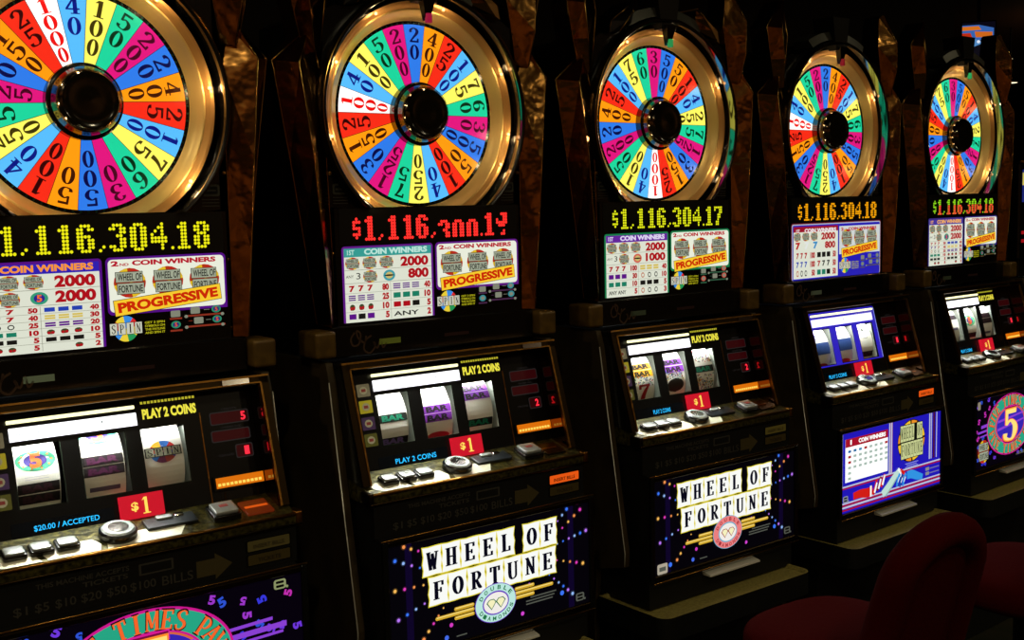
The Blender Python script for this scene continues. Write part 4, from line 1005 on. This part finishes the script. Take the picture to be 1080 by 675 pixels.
def reel_lights(root, V):
    q = PT*.052+P0-PN*.012
    area('reel_lamp', root, (-.033, q.y, q.z+H), (radians(-8), 0, 0), .30, .010, V.get('rl', .32), (1, 1, .96))
    q = P0+PT*.012+PN*.020
    w = .215 if not V.get('mask') else .30
    area('deck_lamp', root, (-.183+w/2, q.y, q.z+H), (radians(-14), 0, 0), w, .008, V.get('dl', .5), (1, 1, .88), 100)
DIG = lambda s: list(zip(s, (0, 9, 15, 21, 30, 36, 42, 49, 55)))
SEVR = '7rrr'
ROW6 = [('7rrr', '50', 'b1bbb', '40'), ('7ppr', '40', 'b2yyy', '30'), ('w', '25', 'b2ppp', '20'), ('b1ttt', '10', 'c3', '10'), ('b1kkk', '5', 'b1kkk', '5'), ('c2', '5', 'c1', '2')]
VAR = {
 1: dict(bg=2.0, pr=.035, top=18, twist=radians(2.5), tip=(60, 200, 120), led=(236, 232, 20), digits=DIG('111630418'), border=(104, 20, 160), header=(52, 34, 190), htext=(250, 150, 60),
         style='n', emb='five', second='2000', rows=ROW6, cap=(170, 60, 40), credit=[('5', .056), ('1', .121)], msg='$20.00 / ACCEPTED', msgw=.108, belly='five', card=True,
         win=(70, 58, 24), wines=.35, chip=(90, 96, 66), chipes=.5, denom='DOLLAR', bulbs=[8, -38, 54, 98, 142, 186, 222],
         reels=[[('five', .026), ('BAR2d', -.030), ('lines', -.004)], [('five', .058), ('BAR2m', .0), ('grey', -.041)], [('spin', .008), ('lines', .036), ('lines', .050)]]),
 2: dict(top=0, twist=0, tip=(160, 20, 60), led=(255, 46, 40), les=1.25, digits=list(zip('1116hoo1?', (0, 9, 15, 21, 30, 36, 42, 49, 55))), border=(118, 34, 160), header=(60, 170, 160), htext=(190, 232, 220),
         style='n', emb=(70, 170, 180), second='800', rows=[('7rrr', '80', 'b3ppp', '40'), ('b3ppp', '25', 'b1ttt', '10'), ('c3', '10', 'b1rrk', '5'), ('b1pkp', '5', 'tANY', '2')], cap=(90, 50, 90),
         credit=[('2', .121)], msg='PLAY 2 COINS', belly='fortune', emblem=((190, 236, 226), (110, 60, 200), (40, 130, 80)), card=False, win=(240, 90, 20), wines=.9, chip=(96, 100, 30), chipes=.35, denom='DOLLAR',
         bulbs=[24, -28, 75.5, 119, 155, 193, 231, -10],
         reels=[[('redbit', .050), ('BAR1t', .002), ('BAR1v', -.047)], [('ovaltop', .050), ('BAR2p', -.002), ('redarc', -.046)], [('BAR2p', .032), ('BAR1t', -.036)]]),
 3: dict(top=6, twist=0, tip=(40, 150, 80), led=(226, 232, 24), digits=DIG('111630417'), border=(30, 150, 90), header=(110, 40, 170), htext=(230, 220, 250), style='n', emb=(230, 110, 90), second='1000',
         rows=[('7rrr', '100', 'b2yyy', '40'), ('b1ppp', '30', 'w', '10'), ('b1ttt', '10', 'b1kkk', '5'), ('tANY ANY', '5', 'w', '3')], cap=(60, 110, 80), credit=[('2', .121)], msg='PLAY 2 COINS', msgw=.06, belly='fortune',
         emblem=((240, 130, 130), (110, 180, 210), (180, 50, 60)), card=False, win=(84, 70, 24), wines=.35, chip=(60, 64, 40), chipes=.25, denom='DOLLAR', bulbs=[25, -30, 82, 122, 157, 190, 228],
         reels=[[('BAR2y', .020), ('conf', -.008), ('7r', -.034), ('lines', .046)], [('BAR2p', .020), ('conf', -.006), ('dome', -.024), ('lines', .045)], [('redbit', .050), ('conf', .030), ('BAR1t', .0), ('conf', -.026), ('conf', -.044)]]),
 4: dict(top=0, twist=0, tip=(130, 16, 30), led=(255, 170, 10), les=1.1, digits=DIG('111630418'), border=(150, 30, 50), header=(170, 20, 46), htext=(240, 230, 230), style='stripe', emb=(120, 140, 170), second='800',
         rows=[('7rrr', '100', 'b1kkk', '50'), ('7bbb', '100', '7rkk', '50'), ('w', '50', 'b1ttk', '50')], cap=(110, 100, 60), credit=[('1', .121)], msg='PLAY 2 COINS', msgw=.085, belly='hands', card=False,
         win=(240, 90, 20), wines=.9, chip=(80, 84, 60), chipes=.3, denom='DOLLAR', mask=(44, 30, 190), bulbs=[25, -30, 82, 122, 157, 190, 228],
         reels=[[('BAR2b', -.002), ('BAR1b', -.0025), ('redarc', -.050)], [('BAR2b', .0), ('BAR1b', .0), ('redarc', -.046)], [('outline', .022), ('BAR1m', -.040)]]),
 5: dict(top=6, twist=0, tip=(40, 170, 90), led=(150, 226, 30), led2=(255, 30, 50), digits=DIG('111630418'), border=(70, 50, 150), header=(80, 60, 170), htext=(250, 180, 90), style='n', emb='five', second='2000', rows=ROW6,
         cap=(110, 90, 50), credit=[('1', .121)], msg='PLAY 2 COINS', msgw=.07, belly='five', card=False, win=(90, 44, 16), wines=.5, chip=(60, 64, 40), chipes=.2, denom='DOLLAR', bulbs=[25, -30, 82, 122, 157, 190, 228],
         reels=[[('BAR1d', .03), ('grey', -.01)], [('five', .01), ('BAR1d', -.04)], [('BAR2d', .01), ('grey', -.04)]]),
}
VAR[6] = dict(VAR[3]); VAR[6].update(second='800', msg='PLAY 2 COINS')
D = .74
PLACE = {1: (.0278, .0107, -.035), 2: (-.0018, .0001, -.0376), 3: (0, 0, -.0305), 4: (.0192, .0173, .0002), 5: (.0155, .0254, .0072), 6: (-.085, .03, .0)}
LABELS = {
 1: 'nearest slot machine, cut by the left edge, with yellow jackpot digits',
 2: 'slot machine with red jackpot digits and white letter tiles on its lower glass',
 3: 'slot machine with yellow jackpot digits, green-edged award glass and white letter tiles below',
 4: 'slot machine with orange jackpot digits and blue glass showing clasped hands',
 5: 'slot machine with the smallest wheel, red and green jackpot digits and a big 5 below',
 6: 'slot machine without a wheel, mostly beyond the right edge'}
def slot_machine(k):
    V = VAR[k]; mx, my, r = PLACE[k]
    root = thing('slot_machine', LABELS[k], 'slot machine', ((k-3)*D+mx, my, 0), r, 'slot machines in a row')
    if k == 6:
        cabinet(root, V, False)
        b = MB(); b.box(-.300, .300, -.030, .34, -.1455, .200, BLACK, .006, 1); b.tube([(-.300, -.030, .203), (.300, -.030, .203)], .004, GOLD, 8); b.build('top_box', root)
        a = Art(plane(-.0312)); a.rect(-.285, .06, .285, .175, lit((34, 44, 130), .7), 0); a.rect(-.285, .12, .285, .165, lit((220, 200, 90), .8), 1)
        a.build('top_glass', root)
        a = Art(plane(-.0312)); 
        for z in (-.085, -.055): a.rect(-.285, z, .10, z+.012, lit((170, 18, 26), .8), 0)
        a.build('red_readout', root)
        reel_section(root, V); deck(root, V); bill_panel(root, V); belly(root, V); reel_lights(root, V)
        return root
    cabinet(root, V); make_topper(root, V['tip']); make_wings(root, k < 4); make_ring(root, V['bulbs'], V.get('bg', 1.0)); make_wheel(root, V['top'], V['twist'])
    jackpot(root, V); award_glass(root, V); reel_section(root, V); deck(root, V); bill_panel(root, V); belly(root, V); reel_lights(root, V)
    return root
for k in range(1, 7): slot_machine(k)

# ------------------------------------------------------------------ chairs
def chair(label, x, y, rz, lean=14):
    t = thing('casino_chair', label, 'chair', (x, y, 0), rz, 'red chairs in front of the machines')
    b = MB()                                    # seat cushion
    bm = bmesh.new(); bmesh.ops.create_uvsphere(bm, u_segments=40, v_segments=20, radius=1)
    for v in bm.verts:
        p = v.co; f = lambda q, e: math.copysign(abs(q)**e, q)
        v.co = Vector((.195*f(p.x, .7), .185*f(p.y, .7)+.01, .505+.060*f(p.z, .55)))
    b.frombm(bm, RED, True); b.build('seat', t, 0)
    # back: arched pad with rolled rim, reclining away from the machines
    tl = math.tan(radians(lean))
    def bk(u, h, d): return Vector((u, -.175-d-h*tl, .570+h))
    HB = .25; W = .122
    pts = []
    for i in range(8): pts.append((-W*(1.22-.22*i/8), -.10+(HB-.10+.0)*i/8))
    for i in range(17): q = pi-pi*i/16; pts.append((W*cos(q), HB-.10+.10*sin(q)+.0))
    for i in range(8): pts.append((W*(1+.22*(i+1)/8), (HB-.10)*(1-(i+1)/8)-.10*(i+1)/8))
    b = MB(); b.tube([bk(u, h, 0) for u, h in pts], .036, RED, 14); b.build('back_rim', t, 0)
    b = MB(); rows = 14; vs = []; fs = []
    for side in (0, 1):
        for i in range(rows+1):
            h = -.12+(HB+.10-.01)*i/rows
            hw = W*.97 if h < HB-.10 else W*math.sqrt(max(0.02, 1-((h-HB+.10)/.10)**2))
            if h < HB-.10: hw = W*(1.20-.22*(h+.12)/(HB+.02))
            for j in range(13):
                u = -hw+2*hw*j/12; bul = .012*(1-(2*j/12-1)**2)
                vs.append(bk(u, h, (.012+bul) if side == 0 else -(.022+bul*1.5)))
    n1 = (rows+1)*13
    for s in (0, 1):
        for i in range(rows):
            for j in range(12):
                q = s*n1+i*13+j; f = [q, q+1, q+14, q+13]; fs.append(f if s else f[::-1])
    b.add(vs, fs, RED, True); b.build('backrest', t, 0)
    m = MB(); BL = mat('chair_base_metal', (26, 26, 26), rough=.4, metal=.6)
    m.lathe([(0, .0, BL), (.235, .0, BL), (.235, .012, BL), (.05, .045, BL), (.032, .06, BL), (.032, .43, BL), (.10, .44, BL), (0, .445, BL)], 0, 0, 32, 'z')
    m.build('pedestal', t, 0)
    m = MB(); m.tube([(0, -.06, .447), (0, -.13, .440), (0, -.175, .46), (0, -.195, .56)], .022, BL, 10); m.build('back_bracket', t, 0)
    return t
chair('red padded chair with its whole arched back and broad seat in view', -.065, -.57, radians(-4), 17)
chair('red padded chair behind the nearest one, cut by the right edge of the photo', .64, -.64, radians(-4), 17)

# ------------------------------------------------------------------ the hall
def struct(name, b, dz=0): o = b.build(name, None, dz); o['kind'] = 'structure'; return o
CARPET = mat('carpet', (38, 34, 24), rough=.95, spec=.1, noise=(9, (26, 30, 20)))
WALLM = mat('dark_wall', (30, 24, 15), rough=.8, spec=.2)
CEIL = mat('brown_ceiling', (66, 42, 22), rough=.9, spec=.1)
b = MB(); b.box(-9, 24, -9, 14, -.05, 0, CARPET); struct('floor', b)
b = MB(); b.box(-9, 24, -9, 14, 3.2, 3.25, CEIL); struct('ceiling', b)
b = MB(); b.box(-9, 2.36, .56, .70, 0, 3.2, WALLM); struct('wall_back', b)
b = MB(); b.box(-9, 24, 14, 14.1, 0, 3.2, WALLM); struct('wall_far', b)
HALL = mat('hall_wall', (120, 80, 46), rough=.8, spec=.2, noise=(2.5, (84, 50, 30)))
b = MB(); b.box(24, 24.1, -9, 14.1, 0, 3.2, WALLM); struct('wall_right', b)
b = MB(); b.box(-9.1, -9, -9, 14.1, 0, 3.2, HALL); struct('wall_left', b)
b = MB(); b.box(-9, 24, -9.1, -9, 0, 3.2, HALL); struct('wall_front', b)

# camera (solved from the photograph)
CAMD = dict(cx=-2.1868, cy=-2.012, cz=.0957, yaw=-39.5456, pitch=-5.7888, roll=-1.2987, f=1210.6276)
ya, pi_, ro = (radians(CAMD[k]) for k in ('yaw', 'pitch', 'roll'))
Fw = Vector((-sin(ya)*cos(pi_), cos(ya)*cos(pi_), sin(pi_))); Rt = Vector((cos(ya), sin(ya), 0)); Up = Rt.cross(Fw)
R2 = Rt*cos(ro)+Up*sin(ro); U2 = -Rt*sin(ro)+Up*cos(ro)
cam = bpy.data.cameras.new('camera'); co = bpy.data.objects.new('camera', cam); COL.objects.link(co)
cam.sensor_width = 36; cam.lens = CAMD['f']/1080*36; cam.clip_start = .05; cam.clip_end = 100
M = Matrix(((R2.x, U2.x, -Fw.x, CAMD['cx']), (R2.y, U2.y, -Fw.y, CAMD['cy']), (R2.z, U2.z, -Fw.z, CAMD['cz']+H), (0, 0, 0, 1)))
co.matrix_world = M; scene.camera = co

# far sign above another bank of machines: a coloured panel on a pole-mounted box
def far_point(u, v, depth):
    return Vector((CAMD['cx'], CAMD['cy'], CAMD['cz']+H))+(Fw+R2*((u-540)/CAMD['f'])-U2*((v-337.5)/CAMD['f']))*depth
c = far_point(1032, 44, 9.0)
sg = thing('hanging_screen', 'small bright orange and blue screen high up beyond the end of the row', 'screen', (c.x, c.y, c.z), radians(-58))
b = MB(); b.box(-.13, .13, .0, .06, -.16, .16, BLACKM, .005, 1); b.box(-.012, .012, .02, .04, .16, 3.2-c.z, BLACKM); b.build('screen_case', sg, 0)
a = Art(plane(-.001), .0008)
a.rect(-.12, -.15, .12, .15, lit((16, 14, 30), .5), 0)
a.poly([(-.12, .13), (.0, .13), (.11, .10), (.11, .03), (.02, .01), (-.12, .02)], lit((60, 110, 190), .8), 1)
a.poly([(-.12, .12), (.0, .12), (.02, .09), (-.12, .09)], lit((226, 120, 30), .85), 2); a.poly([(-.03, .08), (.10, .07), (.10, .03), (-.02, .035)], lit((220, 110, 30), .85), 2)
a.poly([(-.12, .07), (-.06, .07), (-.04, .02), (-.12, .0)], lit((206, 50, 20), .8), 2); a.poly([(-.12, -.02), (-.02, .02), (.04, -.01), (-.04, -.04)], lit((90, 150, 210), .8), 2)
a.poly([(.10, .02), (.115, -.01), (.10, -.07), (.07, -.10), (.08, -.05), (.055, -.02)], lit((190, 226, 230), .95), 3); a.poly([(-.08, -.06), (-.04, -.05), (-.05, -.11), (-.08, -.10)], lit((200, 120, 60), .7), 2)
a.ell(-.09, -.12, .03, .025, lit((80, 130, 200), .7), 2); a.ell(.0, .0, .012, .012, lit((230, 240, 255), .9), 4)
a.build('screen_picture', sg, 0)
def downlight(c, r, h, e, label):
    b = MB(); b.lathe([(0, c.z+h, BLACKM), (r, c.z+h, BLACKM), (r, c.z, lit((255, 236, 190), e)), (0, c.z, lit((255, 236, 190), e))], c.x, c.y, 24, 'z', False)
    b.box(c.x-.006, c.x+.006, c.y-.006, c.y+.006, c.z+h, 3.2, BLACKM)
    o = b.build('ceiling_lamp', None, 0); o['label'] = label; o['category'] = 'lamp'; o['group'] = 'hanging ceiling lamps'
downlight(far_point(1065, 87.5, 12), .075, .05, 2.0, 'larger bright oval ceiling lamp far beyond the fifth wheel')
downlight(far_point(1066, 62, 13), .022, .03, 1.6, 'tiny ceiling lamp dot far off, above the brighter lamp')

# ------------------------------------------------------------------ light of the hall
w = bpy.data.worlds.new('world'); scene.world = w; w.use_nodes = True
w.node_tree.nodes['Background'].inputs[1].default_value = .0
def spot(x, y, p, r=.07, col=(1, .84, .52)):
    l = bpy.data.lights.new('downlight', 'AREA'); l.shape = 'DISK'; l.size = 2*r; l.energy = p; l.color = col; l.spread = radians(150)
    o = bpy.data.objects.new('downlight', l); COL.objects.link(o); o.location = (x, y, 3.19)
def ceiling_fill(x, y, p, col=(1, .72, .42)):  # unseen up-light, added so the ceiling glows in the bronze reflections
    l = bpy.data.lights.new('added_ceiling_fill', 'AREA'); l.shape = 'RECTANGLE'; l.size = 2.2; l.size_y = .2; l.energy = p; l.color = col
    o = bpy.data.objects.new('added_ceiling_fill', l); COL.objects.link(o); o.location = (x, y, 2.75); o.rotation_euler = (pi, 0, 0)
for (x, y, p) in ((-2.6, -2.2, 12), (-.6, -2.6, 11), (1.6, -2.4, 9), (3.6, -1.6, 8), (-3.6, -.8, 12), (-8, -3, 40), (-8, -6, 40), (-6, -8, 40), (-2, -8, 40), (2, -8, 40), (7, -8, 40), (-1.6, -4.5, 13), (1.0, -5.0, 13), (3.5, -4.2, 12), (5.5, 1.5, 7), (8, 3, 7), (12, 6, 7)): spot(x, y, p)  # unseen ones along the walls are added so the wings reflect brown
for (x, y, p) in ((-4, -4, 30), (0, -5.5, 30), (4, -5.5, 20), (10, 3, 5), (13, 8, 5), (-6, -1, 20)): ceiling_fill(x, y, p)
bpy.data.objects.remove(_to); bpy.data.curves.remove(_tc)
scene.view_settings.view_transform = 'Standard'; scene.view_settings.look = 'None'
scene.view_settings.gamma = 1.0; scene.view_settings.exposure = 0.0; scene.view_settings.use_curve_mapping = False
